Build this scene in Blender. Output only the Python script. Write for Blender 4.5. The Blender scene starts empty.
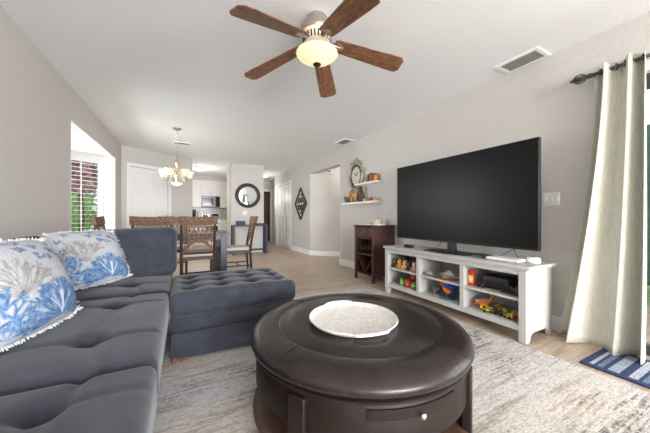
import bpy, bmesh, math, random
import numpy as np
from mathutils import Vector, Matrix, Euler
random.seed(7)
rng = np.random.RandomState(5)
S = bpy.context.scene
C = S.collection
PI = math.pi

# ------------------------------------------------------------------ camera
F, CX, CY = 270.0, 325.0, 216.0
PSI = math.atan(142.0 / F)
SN, CS = math.sin(PSI), math.cos(PSI)
CAMH = 1.0
cam_d = bpy.data.cameras.new('camera')
cam_d.sensor_width = 36.0
cam_d.lens = F / 650.0 * 36.0
cam_d.clip_start = 0.02
cam = bpy.data.objects.new('camera', cam_d)
cam.location = (0, 0, CAMH)
cam.rotation_euler = (PI / 2, 0, -PSI)
C.objects.link(cam)
S.camera = cam

# ------------------------------------------------------------------ view, sky, lights
S.view_settings.view_transform = 'Standard'
S.view_settings.look = 'None'
S.view_settings.gamma = 1.0
S.view_settings.use_curve_mapping = False
S.view_settings.exposure = 1.47

w = bpy.data.worlds.new('sky')
S.world = w
w.use_nodes = True
bg = w.node_tree.nodes['Background']
bg.inputs[0].default_value = (0.86, 0.93, 1.0, 1)
bg.inputs[1].default_value = 0.75

def area(name, loc, direction, sx, sy, power, col=(1, 1, 1)):
    l = bpy.data.lights.new(name, 'AREA')
    l.shape = 'RECTANGLE'; l.size = sx; l.size_y = sy
    l.energy = power; l.color = col
    o = bpy.data.objects.new(name, l)
    o.location = loc
    o.rotation_euler = Vector(direction).to_track_quat('-Z', 'Y').to_euler()
    C.objects.link(o)
    return o
def point(name, loc, power, col=(1, 1, 1), r=0.05):
    l = bpy.data.lights.new(name, 'POINT')
    l.energy = power; l.color = col; l.shadow_soft_size = r
    o = bpy.data.objects.new(name, l); o.location = loc
    C.objects.link(o)
    return o
# daylight through the sliding door and the bay, plus an added fill behind the camera
area('daylight_sliding_door', (3.7, -0.75, 1.25), (-1, 0.05, -0.05), 2.0, 2.2, 24, (0.94, 0.97, 1.0))
area('rear_fill_light', (0.9, -6.35, 1.35), (0, 1, 0.45), 3.4, 2.0, 300, (0.95, 0.975, 1.0))  # added fill, no known window there; tilted up to brighten the ceiling
area('daylight_bay', (-2.5, 5.0, 1.5), (1, 0.0, -0.1), 1.4, 1.6, 56, (0.95, 0.98, 1.0))

# ------------------------------------------------------------------ helpers
def at(x, y, z):
    """point on the horizontal plane of height z seen at a photo position"""
    D = F * (z - CAMH) / (CY - y); L = (x - CX) * D / F
    return (L * CS + D * SN, -L * SN + D * CS, z)
def lin(v):
    v /= 255.0
    return v / 12.92 if v <= 0.04045 else ((v + 0.055) / 1.055) ** 2.4
def rgb(r, g, b):
    return (lin(r), lin(g), lin(b), 1)

MATS = {}
def M(name, c, rough=0.5, metal=0.0, bump=None, var=None, sheen=0.0, spec=0.5, coat=0.0, emit=None, alpha=1.0, trans=0.0):
    """procedural material; bump=(scale,strength[,stretch]) var=(scale,amount[,stretch])"""
    if name in MATS: return MATS[name]
    m = bpy.data.materials.new(name); m.use_nodes = True
    nt = m.node_tree; N = nt.nodes; L = nt.links
    b = N['Principled BSDF']
    b.inputs['Base Color'].default_value = rgb(*c)
    b.inputs['Roughness'].default_value = rough
    b.inputs['Metallic'].default_value = metal
    b.inputs['Specular IOR Level'].default_value = spec
    b.inputs['Coat Weight'].default_value = coat
    b.inputs['Coat Roughness'].default_value = 0.25
    b.inputs['Sheen Weight'].default_value = sheen
    b.inputs['Sheen Roughness'].default_value = 0.45
    b.inputs['Transmission Weight'].default_value = trans
    if emit:
        b.inputs['Emission Color'].default_value = rgb(*emit[0])
        b.inputs['Emission Strength'].default_value = emit[1]
    tc = None
    def coords(st):
        nonlocal tc
        if tc is None: tc = N.new('ShaderNodeTexCoord')
        if not st: return tc.outputs['Object']
        mp = N.new('ShaderNodeMapping'); mp.inputs['Scale'].default_value = st
        L.new(tc.outputs['Object'], mp.inputs[0]); return mp.outputs[0]
    if var:
        n = N.new('ShaderNodeTexNoise'); n.inputs['Scale'].default_value = var[0]; n.inputs['Detail'].default_value = 5
        L.new(coords(var[2] if len(var) > 2 else None), n.inputs['Vector'])
        r = N.new('ShaderNodeValToRGB')
        a = var[1]
        r.color_ramp.elements[0].position = 0.3; r.color_ramp.elements[1].position = 0.7
        r.color_ramp.elements[0].color = rgb(*[max(0, q * (1 - a)) for q in c])
        r.color_ramp.elements[1].color = rgb(*[min(255, q * (1 + a)) for q in c])
        L.new(n.outputs['Fac'], r.inputs[0]); L.new(r.outputs[0], b.inputs['Base Color'])
    if bump:
        n = N.new('ShaderNodeTexNoise'); n.inputs['Scale'].default_value = bump[0]; n.inputs['Detail'].default_value = 3
        L.new(coords(bump[2] if len(bump) > 2 else None), n.inputs['Vector'])
        bp = N.new('ShaderNodeBump'); bp.inputs['Strength'].default_value = bump[1]; bp.inputs['Distance'].default_value = 0.01
        L.new(n.outputs['Fac'], bp.inputs['Height']); L.new(bp.outputs[0], b.inputs['Normal'])
    MATS[name] = m
    return m

class MB:
    """collects shapes into one mesh"""
    def __init__(s): s.v = []; s.f = []; s.col = None
    def add(s, vs, fs):
        o = len(s.v); s.v += [tuple(p) for p in vs]; s.f += [tuple(i + o for i in f) for f in fs]; return s
    def box(s, x0, x1, y0, y1, z0, z1, mt=None):
        vs = [(x, y, z) for z in (z0, z1) for y in (y0, y1) for x in (x0, x1)]
        if mt is not None: vs = [mt @ Vector(p) for p in vs]
        return s.add(vs, [(0, 2, 3, 1), (4, 5, 7, 6), (0, 1, 5, 4), (2, 6, 7, 3), (0, 4, 6, 2), (1, 3, 7, 5)])
    def tube(s, pts, r, n=8, cap=True):
        pts = [Vector(p) for p in pts]; k = len(pts)
        rs = r if isinstance(r, (list, tuple)) else [r] * k
        vs = []; up = None
        for i, p in enumerate(pts):
            d = (pts[min(i + 1, k - 1)] - pts[max(i - 1, 0)]).normalized()
            if up is None:
                a = Vector((0, 0, 1)) if abs(d.z) < 0.9 else Vector((1, 0, 0))
                up = d.cross(a).normalized()
            up = (up - d * up.dot(d)).normalized(); q = d.cross(up)
            for j in range(n):
                t = 2 * PI * j / n
                vs.append(p + (up * math.cos(t) + q * math.sin(t)) * rs[i])
        fs = [(i * n + j, i * n + (j + 1) % n, (i + 1) * n + (j + 1) % n, (i + 1) * n + j) for i in range(k - 1) for j in range(n)]
        if cap: fs += [tuple(reversed(range(n))), tuple((k - 1) * n + j for j in range(n))]
        return s.add(vs, fs)
    def bar(s, p0, p1, wx, wy):
        """square bar between two points"""
        p0, p1 = Vector(p0), Vector(p1); d = (p1 - p0).normalized()
        a = Vector((0, 1, 0)) if abs(d.y) < 0.9 else Vector((1, 0, 0))
        u = d.cross(a).normalized(); q = d.cross(u)
        vs = [p + u * sx * wx / 2 + q * sy * wy / 2 for p in (p0, p1) for sx, sy in ((-1, -1), (1, -1), (1, 1), (-1, 1))]
        return s.add(vs, [(3, 2, 1, 0), (4, 5, 6, 7)] + [(i, (i + 1) % 4, 4 + (i + 1) % 4, 4 + i) for i in range(4)])
    def lathe(s, prof, n=32, mt=None, c=(0, 0, 0)):
        vs = []
        for r, z in prof:
            for j in range(n):
                t = 2 * PI * j / n
                p = Vector((r * math.cos(t), r * math.sin(t), z))
                if mt is not None: p = mt @ p
                vs.append(p + Vector(c))
        k = len(prof)
        fs = [(i * n + j, i * n + (j + 1) % n, (i + 1) * n + (j + 1) % n, (i + 1) * n + j) for i in range(k - 1) for j in range(n)]
        if prof[0][0] > 1e-4: fs.append(tuple(reversed(range(n))))
        if prof[-1][0] > 1e-4: fs.append(tuple((k - 1) * n + j for j in range(n)))
        return s.add(vs, fs)
    def ball(s, c, r, n=14, m=9):
        if not isinstance(r, (tuple, list)): r = (r, r, r)
        vs = [(c[0], c[1], c[2] - r[2])]
        for i in range(1, m):
            a = -PI / 2 + PI * i / m
            for j in range(n):
                t = 2 * PI * j / n
                vs.append((c[0] + r[0] * math.cos(a) * math.cos(t), c[1] + r[1] * math.cos(a) * math.sin(t), c[2] + r[2] * math.sin(a)))
        vs.append((c[0], c[1], c[2] + r[2])); e = len(vs) - 1
        fs = [(0, 1 + (j + 1) % n, 1 + j) for j in range(n)]
        fs += [(1 + i * n + j, 1 + i * n + (j + 1) % n, 1 + (i + 1) * n + (j + 1) % n, 1 + (i + 1) * n + j) for i in range(m - 2) for j in range(n)]
        fs += [(1 + (m - 2) * n + j, 1 + (m - 2) * n + (j + 1) % n, e) for j in range(n)]
        return s.add(vs, fs)
    def prism(s, poly, z0, z1, mt=None):
        n = len(poly)
        vs = [Vector((x, y, z)) for z in (z0, z1) for x, y in poly]
        if mt is not None: vs = [mt @ p for p in vs]
        return s.add(vs, [tuple(reversed(range(n))), tuple(range(n, 2 * n))] + [(i, (i + 1) % n, n + (i + 1) % n, n + i) for i in range(n)])
    def ring(s, R, r, n=40, k=10, mt=None, c=(0, 0, 0), sy=1.0):
        vs = []
        for i in range(n):
            a = 2 * PI * i / n
            for j in range(k):
                b = 2 * PI * j / k
                p = Vector(((R + r * math.cos(b)) * math.cos(a), sy * (R + r * math.cos(b)) * math.sin(a), r * math.sin(b)))
                if mt is not None: p = mt @ p
                vs.append(p + Vector(c))
        return s.add(vs, [(i * k + j, ((i + 1) % n) * k + j, ((i + 1) % n) * k + (j + 1) % k, i * k + (j + 1) % k) for i in range(n) for j in range(k)])
    def puff(s, hx, hy, hz, nx, ny, nz, r, fn=None, c=(0, 0, 0)):
        """rounded upholstered block with a displaced skin"""
        def fillet(p):
            q = [max(-h + r, min(h - r, a)) for a, h in zip(p, (hx, hy, hz))]
            d = Vector(p) - Vector(q)
            if d.length > 1e-9: d.normalize()
            return Vector(q) + d * r
        idx = {}; vs = []; fs = []
        def lin_(i, n, h):
            return -h + 2 * h * i / n
        def vid(i, j, k):
            key = (i, j, k)
            if key not in idx:
                p = fillet((lin_(i, nx, hx), lin_(j, ny, hy), lin_(k, nz, hz)))
                if fn: p = Vector(fn(p))
                idx[key] = len(vs); vs.append(p + Vector(c))
            return idx[key]
        for i in range(nx):
            for j in range(ny):
                fs.append((vid(i, j, nz), vid(i + 1, j, nz), vid(i + 1, j + 1, nz), vid(i, j + 1, nz)))
                fs.append((vid(i, j, 0), vid(i, j + 1, 0), vid(i + 1, j + 1, 0), vid(i + 1, j, 0)))
        for i in range(nx):
            for k in range(nz):
                fs.append((vid(i, 0, k), vid(i + 1, 0, k), vid(i + 1, 0, k + 1), vid(i, 0, k + 1)))
                fs.append((vid(i, ny, k), vid(i, ny, k + 1), vid(i + 1, ny, k + 1), vid(i + 1, ny, k)))
        for j in range(ny):
            for k in range(nz):
                fs.append((vid(0, j, k), vid(0, j, k + 1), vid(0, j + 1, k + 1), vid(0, j + 1, k)))
                fs.append((vid(nx, j, k), vid(nx, j + 1, k), vid(nx, j + 1, k + 1), vid(nx, j, k + 1)))
        return s.add(vs, fs)
    def build(s, name, mat, parent=None, bevel=0, seg=2, smooth=40, sub=0, label=None):
        me = bpy.data.meshes.new(name)
        me.from_pydata(s.v, [], s.f); me.update()
        bm = bmesh.new(); bm.from_mesh(me); bmesh.ops.recalc_face_normals(bm, faces=bm.faces); bm.to_mesh(me); bm.free()
        o = bpy.data.objects.new(name, me); C.objects.link(o)
        if mat: me.materials.append(mat)
        for p in me.polygons: p.use_smooth = True
        try: me.set_sharp_from_angle(angle=math.radians(smooth))
        except Exception: pass
        if bevel:
            b = o.modifiers.new('bevel', 'BEVEL'); b.width = bevel; b.segments = seg; b.limit_method = 'ANGLE'; b.angle_limit = math.radians(50)
        if sub:
            b = o.modifiers.new('sub', 'SUBSURF'); b.levels = sub; b.render_levels = sub
        if parent: o.parent = parent
        if label: o['label'] = label
        return o

def tag(o, label, cat, group=None, kind=None):
    if label: o['label'] = label
    if cat: o['category'] = cat
    if group: o['group'] = group
    if kind: o['kind'] = kind
    return o
def thing(name, label, cat, loc=(0, 0, 0), rz=0.0, group=None):
    o = bpy.data.objects.new(name, None); C.objects.link(o)
    o.empty_display_size = 0.05
    o.location = loc; o.rotation_euler = (0, 0, rz)
    return tag(o, label, cat, group)
def struct(o): o['kind'] = 'structure'; return o
def kids(o): return [c for c in C.objects if c.parent == o]
def dup(root, loc=None, rz=None, label=None):
    r = root.copy(); C.objects.link(r)
    if loc is not None: r.location = loc
    if rz is not None: r.rotation_euler = (0, 0, rz)
    if label: r['label'] = label
    for ch in kids(root):
        c = ch.copy(); C.objects.link(c); c.parent = r
        for g in kids(ch):
            d = g.copy(); C.objects.link(d); d.parent = c
    return r
def frame(loc, r, u):
    """matrix whose X runs along r, Z along u (made square), -Y faces out"""
    r = Vector(r).normalized(); u = Vector(u); u = (u - r * u.dot(r)).normalized(); y = u.cross(r)
    m = Matrix((r, y, u)).transposed().to_4x4(); m.translation = Vector(loc)
    return m
RY90 = Matrix.Rotation(PI / 2, 4, 'Y')
RX90 = Matrix.Rotation(PI / 2, 4, 'X')

# ------------------------------------------------------------------ setting materials
m_wall = M('greige_wall_paint', (206, 202, 197), 0.75, bump=(34, 0.30), spec=0.25)
m_ceil = M('white_ceiling_paint', (246, 247, 249), 0.85, bump=(60, 0.12), spec=0.2)
m_trim = M('white_trim_paint', (240, 240, 240), 0.4, spec=0.4)
m_white = M('white_gloss_paint', (238, 238, 237), 0.35)
m_dkmetal = M('dark_bronze_metal', (52, 48, 46), 0.4, 0.7)

def floor_material():
    m = bpy.data.materials.new('pale_oak_planks'); m.use_nodes = True
    N = m.node_tree.nodes; L = m.node_tree.links; b = N['Principled BSDF']
    tc = N.new('ShaderNodeTexCoord')
    br = N.new('ShaderNodeTexBrick'); br.inputs['Scale'].default_value = 1.0
    br.inputs['Brick Width'].default_value = 1.25; br.inputs['Row Height'].default_value = 0.19
    br.inputs['Mortar Size'].default_value = 0.002; br.offset = 0.37
    br.inputs['Color1'].default_value = rgb(205, 190, 174); br.inputs['Color2'].default_value = rgb(194, 177, 159)
    br.inputs['Mortar'].default_value = rgb(150, 130, 110)
    L.new(tc.outputs['Object'], br.inputs['Vector'])
    mp = N.new('ShaderNodeMapping'); mp.inputs['Scale'].default_value = (1.4, 16, 1)
    L.new(tc.outputs['Object'], mp.inputs[0])
    n = N.new('ShaderNodeTexNoise'); n.inputs['Scale'].default_value = 2.2; n.inputs['Detail'].default_value = 6
    L.new(mp.outputs[0], n.inputs['Vector'])
    r = N.new('ShaderNodeValToRGB'); r.color_ramp.elements[0].position = .3; r.color_ramp.elements[1].position = .72
    r.color_ramp.elements[0].color = rgb(214, 200, 186); r.color_ramp.elements[1].color = rgb(255, 255, 255)
    L.new(n.outputs['Fac'], r.inputs[0])
    mx = N.new('ShaderNodeMix'); mx.data_type = 'RGBA'; mx.blend_type = 'MULTIPLY'; mx.inputs[0].default_value = 1
    L.new(br.outputs['Color'], mx.inputs[6]); L.new(r.outputs[0], mx.inputs[7]); L.new(mx.outputs[2], b.inputs['Base Color'])
    b.inputs['Roughness'].default_value = 0.42
    return m

# ------------------------------------------------------------------ the setting
XL, XR, H = -1.1, 2.9, 2.44
struct(MB().box(-2.3, 4.6, -6.7, 11.6, -0.1, 0).build('floor', floor_material()))
struct(MB().box(-2.3, 4.6, -6.7, 11.6, H, H + 0.1).build('ceiling', m_ceil))
struct(MB().box(-1.25, XL, -6.6, 3.96, 0, H).box(-1.25, XL, 3.96, 6.15, 2.07, H).box(-1.25, XL, 6.15, 6.72, 0, H).build('wall_left', m_wall))
# white-painted reveals of the bay opening
struct(MB().box(-1.26, XL + 0.002, 6.146, 6.151, 0, 2.07).box(-1.26, XL + 0.002, 3.959, 3.964, 0, 2.07).build('trim_1', m_trim))
# bay: three facets around a small floor, with a white soffit
struct(MB().prism([(-1.2505, 3.964), (-1.2505, 6.146), (-1.27, 6.146), (-1.80, 5.62), (-1.80, 4.49), (-1.27, 3.964)], 2.0705, 2.10).box(-1.26, XL - .001, 3.964, 6.146, 2.064, 2.0695).build('trim_2', m_trim))

def facet(name, p0, p1, z0, z1, ww, wi, hasshut):
    """wall facet from p0 to p1 with a window hole between t=ww[0]..ww[1]; returns the local frame"""
    p0 = Vector((*p0, 0)); p1 = Vector((*p1, 0)); L_ = (p1 - p0).length
    m = frame(p0, p1 - p0, (0, 0, 1))
    b = MB()
    b.box(0, ww[0], -.0, .1, 0, 2.07, m).box(ww[1], L_, 0, .1, 0, 2.07, m)
    b.box(ww[0], ww[1], 0, .1, 0, z0, m).box(ww[0], ww[1], 0, .1, z1, 2.07, m)
    struct(b.build(name, m_trim))
    win = struct(MB().box(ww[0] + .03, ww[1] - .03, .055, .060, z0 + .03, z1 - .03, m).build('window_%d' % wi, m_glass))
    f = MB()
    f.box(ww[0], ww[0] + .03, .03, .08, z0, z1, m).box(ww[1] - .03, ww[1], .03, .08, z0, z1, m)
    f.box(ww[0] + .03, ww[1] - .03, .03, .08, z0, z0 + .03, m).box(ww[0] + .03, ww[1] - .03, .03, .08, z1 - .03, z1, m)
    f.build('window_frame', m_trim, win)
    return m
def thin_glass():
    m = bpy.data.materials.new('clear_window_glass'); m.use_nodes = True
    N = m.node_tree.nodes; L = m.node_tree.links
    t = N.new('ShaderNodeBsdfTransparent'); g = N.new('ShaderNodeBsdfGlossy'); g.inputs['Roughness'].default_value = 0.02
    mx = N.new('ShaderNodeMixShader'); mx.inputs[0].default_value = 0.06
    L.new(t.outputs[0], mx.inputs[1]); L.new(g.outputs[0], mx.inputs[2]); L.new(mx.outputs[0], N['Material Output'].inputs[0])
    return m
m_glass = thin_glass()
fm = facet('wall_bay_far', (-1.78, 5.62), (-1.25, 6.15), .55, 1.97, (.04, .725), 1, True)
facet('wall_bay_middle', (-1.78, 4.49), (-1.78, 5.62), .55, 1.97, (.06, 1.07), 2, False)
facet('wall_bay_near', (-1.25, 3.96), (-1.78, 4.49), .55, 1.97, (.04, .71), 3, False)
# shutter in the far facet
sh = thing('window_shutter', 'white louvered plantation shutter in the bay window beside the dining table', 'shutter')
b = MB()
for z in np.arange(.60, 1.95, .072):
    b.box(.075, .69, -.004, .040, -.003, .003, fm @ Matrix.Translation((0, 0, z)) @ Matrix.Rotation(math.radians(0), 4, 'X'))
o = b.build('louver', m_white, sh, .002); o['kind'] = 'stuff'
MB().box(.04, .07, -.01, .05, .55, 1.97, fm).box(.695, .725, -.01, .05, .55, 1.97, fm).box(.07, .695, -.01, .05, .55, .59, fm).box(.07, .695, -.01, .05, 1.935, 1.97, fm).build('shutter_frame', m_white, sh)
MB().box(.375, .383, -.016, -.008, .62, 1.92, fm).build('tilt_rod', m_white, sh)

# angled dining wall with the six-panel door
A = Vector((-1.09, 6.72, 0)); B = Vector((.21, 7.60, 0))
am = frame(A, B - A, (0, 0, 1)); AL = (B - A).length
b = MB().box(-.12, .15, 0, .12, 0, H, am).box(.95, AL, 0, .12, 0, H, am).box(.15, .95, 0, .12, 2.045, H, am)
struct(b.build('wall_dining', m_wall))
def six_panel(name, mtx, w, h, m):
    d = struct(MB().box(0, w, 0.03, 0.07, 0, h, mtx).build(name, m, None, .002))
    b = MB()
    st = .1 * w / .75
    for (a0, a1) in ((st, w / 2 - st / 2), (w / 2 + st / 2, w - st)):
        for (z0, z1) in ((.2, .72), (.86, 1.52), (1.62, h - .1)):
            b.box(a0, a1, .015, .031, z0, z1, mtx)
    b.build('raised_panel', m, d, .014)
    return d
dd = six_panel('door_1', am @ Matrix.Translation((.15, 0, 0)), .80, 2.04, m_white)
MB().lathe([(.012, 0), (.012, .03), (.028, .035), (.03, .055), (.012, .065)], 16, am @ Matrix.Translation((.88, .03, 1.0)) @ RX90).build('door_knob', M('satin_nickel', (190, 186, 178), .3, 1.0), dd)
struct(MB().box(.085, .15, -.015, .0, 0, 2.11, am).box(.95, 1.015, -.015, 0, 0, 2.11, am).box(.15, .95, -.015, 0, 2.045, 2.11, am).build('trim_3', m_trim))

# mirror wall block (pantry) and hall
struct(MB().box(1.147, 2.02, 7.56, 8.40, 0, H).box(1.66, 2.02, 8.40, 10.9, 0, H).build('wall_hall_left', m_wall))
# right wall in pieces: sliding door opening, side opening, closet opening
b = MB()
b.box(XR, XR + .15, -6.6, -1.75, 0, H).box(XR, XR + .15, -1.75, .90, 2.10, H).box(XR, XR + .15, .90, 4.84, 0, H)
b.box(XR, XR + .15, 4.84, 6.34, 2.10, H).box(XR, XR + .15, 6.34, 7.77, 0, H).box(XR, XR + .15, 7.77, 9.11, 2.03, H).box(XR, XR + .15, 9.11, 9.40, 0, H)
struct(b.build('wall_right', m_wall))
# side recess behind the opening
dm = frame((2.9, 6.34, 0), (1, -1, 0), (0, 0, 1))
struct(MB().box(.0, 2.2, 0, .12, 0, H, dm).build('wall_recess', m_wall))
struct(MB().box(XR + .15, 4.4, 4.70, 4.84, 0, H).build('wall_recess_near', m_wall))
# hall end
struct(MB().box(2.02, 2.36, 10.8, 10.92, 0, H).box(2.36, 3.16, 10.8, 10.92, 2.03, H).box(3.16, 3.75, 10.8, 10.92, 0, H).box(3.6, 3.75, 9.4, 10.8, 0, H).box(XR + .15, 3.6, 9.28, 9.40, 0, H).build('wall_hall_end', m_wall))
struct(MB().box(2.30, 2.36, 10.775, 10.80, 0, 2.09).box(3.16, 3.22, 10.775, 10.80, 0, 2.09).box(2.36, 3.16, 10.775, 10.80, 2.03, 2.09).build('trim_4', m_trim))
dr = struct(MB().box(2.37, 3.15, 10.85, 10.90, .005, 2.02).build('doorway_fill', M('dark_doorway_slab', (52, 34, 26), .4, var=(6, .3, (6, 6, .6))), None, .003))  # dark slab fills the doorway, standing in for the unlit room beyond
MB().box(2.47, 3.05, 10.842, 10.851, .2, .95).box(2.47, 3.05, 10.842, 10.851, 1.08, 1.9).build('door_panel', M('doorway_slab_panel', (74, 48, 34), .4), dr, .004)
# kitchen shell
struct(MB().box(-1.37, 1.66, 10.9, 11.02, 0, H).build('wall_kitchen', m_wall))
struct(MB().box(-1.37, -1.25, 6.72, 11.0, 0, H).build('wall_kitchen_left', m_wall))
# rear of the living room
b = MB().box(-1.25, -.8, -6.7, -6.6, 0, H).box(2.6, 3.05, -6.7, -6.6, 0, H).box(-.8, 2.6, -6.7, -6.6, 0, .25).box(-.8, 2.6, -6.7, -6.6, 2.2, H)
struct(b.build('wall_rear', m_wall))

# baseboards
def bb(n, *boxes):
    b = MB()
    for q in boxes: b.box(*q)
    return struct(b.build(n, m_trim, None, .004))
bb('baseboard_right', (XR - .016, XR, .97, 4.84, 0, .125), (XR - .016, XR, 6.345, 7.70, 0, .125), (XR - .016, XR + .15, 4.84, 4.856, 0, .125))
b = MB().box(0.0, 2.0, -.016, 0, 0, .125, dm); struct(b.build('baseboard_recess', m_trim, None, .004))
bb('baseboard_left', (XL, XL + .016, -6.6, 3.96, 0, .125), (XL, XL + .016, 6.16, 6.70, 0, .125))
bb('baseboard_hall', (1.147, 2.02, 7.544, 7.56, 0, .125), (2.02, 2.036, 7.56, 10.77, 0, .125), (1.131, 1.147, 7.55, 8.4, 0, .125))
b = MB().box(1.02, AL, -.016, 0, 0, .125, am); struct(b.build('baseboard_dining', m_trim, None, .004))

# bifold closet door
bf = struct(MB().box(XR + .03, XR + .05, 7.79, 9.09, .01, 2.01).build('door_3', m_white))
for k in range(4):
    y0 = 7.79 + k * .325; y1 = y0 + .32
    fr = MB().box(XR + .015, XR + .045, y0, y0 + .045, .01, 2.01).box(XR + .015, XR + .045, y1 - .045, y1, .01, 2.01)
    for z0, z1 in ((.01, .13), (.98, 1.07), (1.93, 2.01)): fr.box(XR + .015, XR + .045, y0 + .045, y1 - .045, z0, z1)
    fr.build('door_leaf_frame', m_white, bf, .002)
    sl = MB()
    for z in np.arange(.15, 1.92, .045):
        if .96 < z < 1.08: continue
        sl.box(y0 + .045, y1 - .045, -.012, .012, -.002, .002, Matrix(((0, 1, 0, XR + .03), (1, 0, 0, 0), (0, 0, 1, z), (0, 0, 0, 1))) @ Matrix.Rotation(math.radians(45), 4, 'X'))
    sl.build('louver_slats', m_white, bf)
MB().ball((XR + .004, 8.40, 1.0), .018).ball((XR + .004, 8.48, 1.0), .018).build('door_knob', m_white, bf)
struct(MB().box(XR - .015, XR, 7.70, 7.77, 0, 2.09).box(XR - .015, XR, 9.11, 9.18, 0, 2.09).box(XR - .015, XR, 7.77, 9.11, 2.03, 2.09).build('trim_5', m_trim))
# header of the sliding door, door frame and panes
struct(MB().box(XR - .012, XR, -1.83, -1.75, 0, 2.10).box(XR - .012, XR + .16, -1.75, .90, 2.03, 2.10).box(XR + .0, XR + .15, .885, .90, 0, 2.03).build('trim_6', m_trim))
sd = struct(MB().box(XR + .09, XR + .096, -1.70, .85, .06, 1.95).build('door_4', m_glass))
b = MB().box(XR + .06, XR + .12, -1.75, .885, 1.93, 2.03).box(XR + .06, XR + .12, -1.75, .885, .0, .07)
for y0, y1 in ((-1.75, -1.69), (-.46, -.40), (.84, .885)): b.box(XR + .06, XR + .12, y0, y1, .07, 1.93)
b.build('door_frame', M('dark_bronze_door_frame', (74, 76, 80), .45, .3), sd)
# ------------------------------------------------------------------ rug
def rug_material():
    m = bpy.data.materials.new('distressed_rug_pile'); m.use_nodes = True
    N = m.node_tree.nodes; L = m.node_tree.links; b = N['Principled BSDF']
    tc = N.new('ShaderNodeTexCoord')
    def noise(scale, st, detail=4, rough=.5):
        mp = N.new('ShaderNodeMapping'); mp.inputs['Scale'].default_value = st
        L.new(tc.outputs['Object'], mp.inputs[0])
        n = N.new('ShaderNodeTexNoise'); n.inputs['Scale'].default_value = scale; n.inputs['Detail'].default_value = detail; n.inputs['Roughness'].default_value = rough
        L.new(mp.outputs[0], n.inputs['Vector']); return n.outputs['Fac']
    def ramp(fac, stops):
        r = N.new('ShaderNodeValToRGB')
        while len(r.color_ramp.elements) < len(stops): r.color_ramp.elements.new(.5)
        for e, (p, c) in zip(r.color_ramp.elements, stops): e.position = p; e.color = rgb(*c)
        L.new(fac, r.inputs[0]); return r.outputs[0]
    def mix(a, b_, fac=1.0, mode='MULTIPLY'):
        x = N.new('ShaderNodeMix'); x.data_type = 'RGBA'; x.blend_type = mode
        if isinstance(fac, float): x.inputs[0].default_value = fac
        else: L.new(fac, x.inputs[0])
        L.new(a, x.inputs[6]); L.new(b_, x.inputs[7]); return x.outputs[2]
    base = ramp(noise(1.3, (.7, 1.6, 1), 3), [(.35, (217, 208, 196)), (.5, (213, 208, 203)), (.65, (209, 208, 210))])
    bands = ramp(noise(4.0, (.4, 4.5, 1), 6, .65), [(.36, (192, 182, 173)), (.5, (255, 255, 255)), (.66, (240, 237, 236))])
    c = mix(base, bands, .75)
    streak = noise(6, (.42, 8.5, 1), 7, .7)
    patch = noise(1.7, (.9, 1.5, 1), 3)
    mm = N.new('ShaderNodeMath'); mm.operation = 'MULTIPLY'; L.new(streak, mm.inputs[0]); L.new(patch, mm.inputs[1])
    dark = ramp(mm.outputs[0], [(.287, (0, 0, 0)), (.350, (255, 255, 255))])
    tint = ramp(noise(2.1, (1, 1, 1), 2), [(.42, (106, 90, 78)), (.54, (78, 77, 86))])
    brk = N.new('ShaderNodeMath'); brk.operation = 'MULTIPLY'; L.new(dark, brk.inputs[0]); L.new(ramp(noise(34, (2.2, 1.2, 1), 2), [(.40, (20, 20, 20)), (.55, (235, 235, 235))]), brk.inputs[1])
    c = mix(c, tint, brk.outputs[0], 'MIX')
    weave = ramp(noise(45, (1.0, 3.2, 1), 3), [(.36, (168, 164, 160)), (.54, (255, 255, 255))])
    c = mix(c, weave, .55)
    L.new(c, b.inputs['Base Color']); b.inputs['Roughness'].default_value = .95; b.inputs['Specular IOR Level'].default_value = .1
    bp = N.new('ShaderNodeBump'); bp.inputs['Strength'].default_value = .35; bp.inputs['Distance'].default_value = .01
    L.new(noise(90, (1, 2.5, 1), 2), bp.inputs['Height']); L.new(bp.outputs[0], b.inputs['Normal'])
    return m
b = MB().puff(1.225, 1.75, .006, 8, 10, 2, .005, None, (0, 0, .006))
rug = b.build('area_rug', rug_material())
rug.location = (1.095, 1.47, 0.0)
tag(rug, 'large pale grey and beige distressed area rug under the round ottoman table', 'rug')

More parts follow.
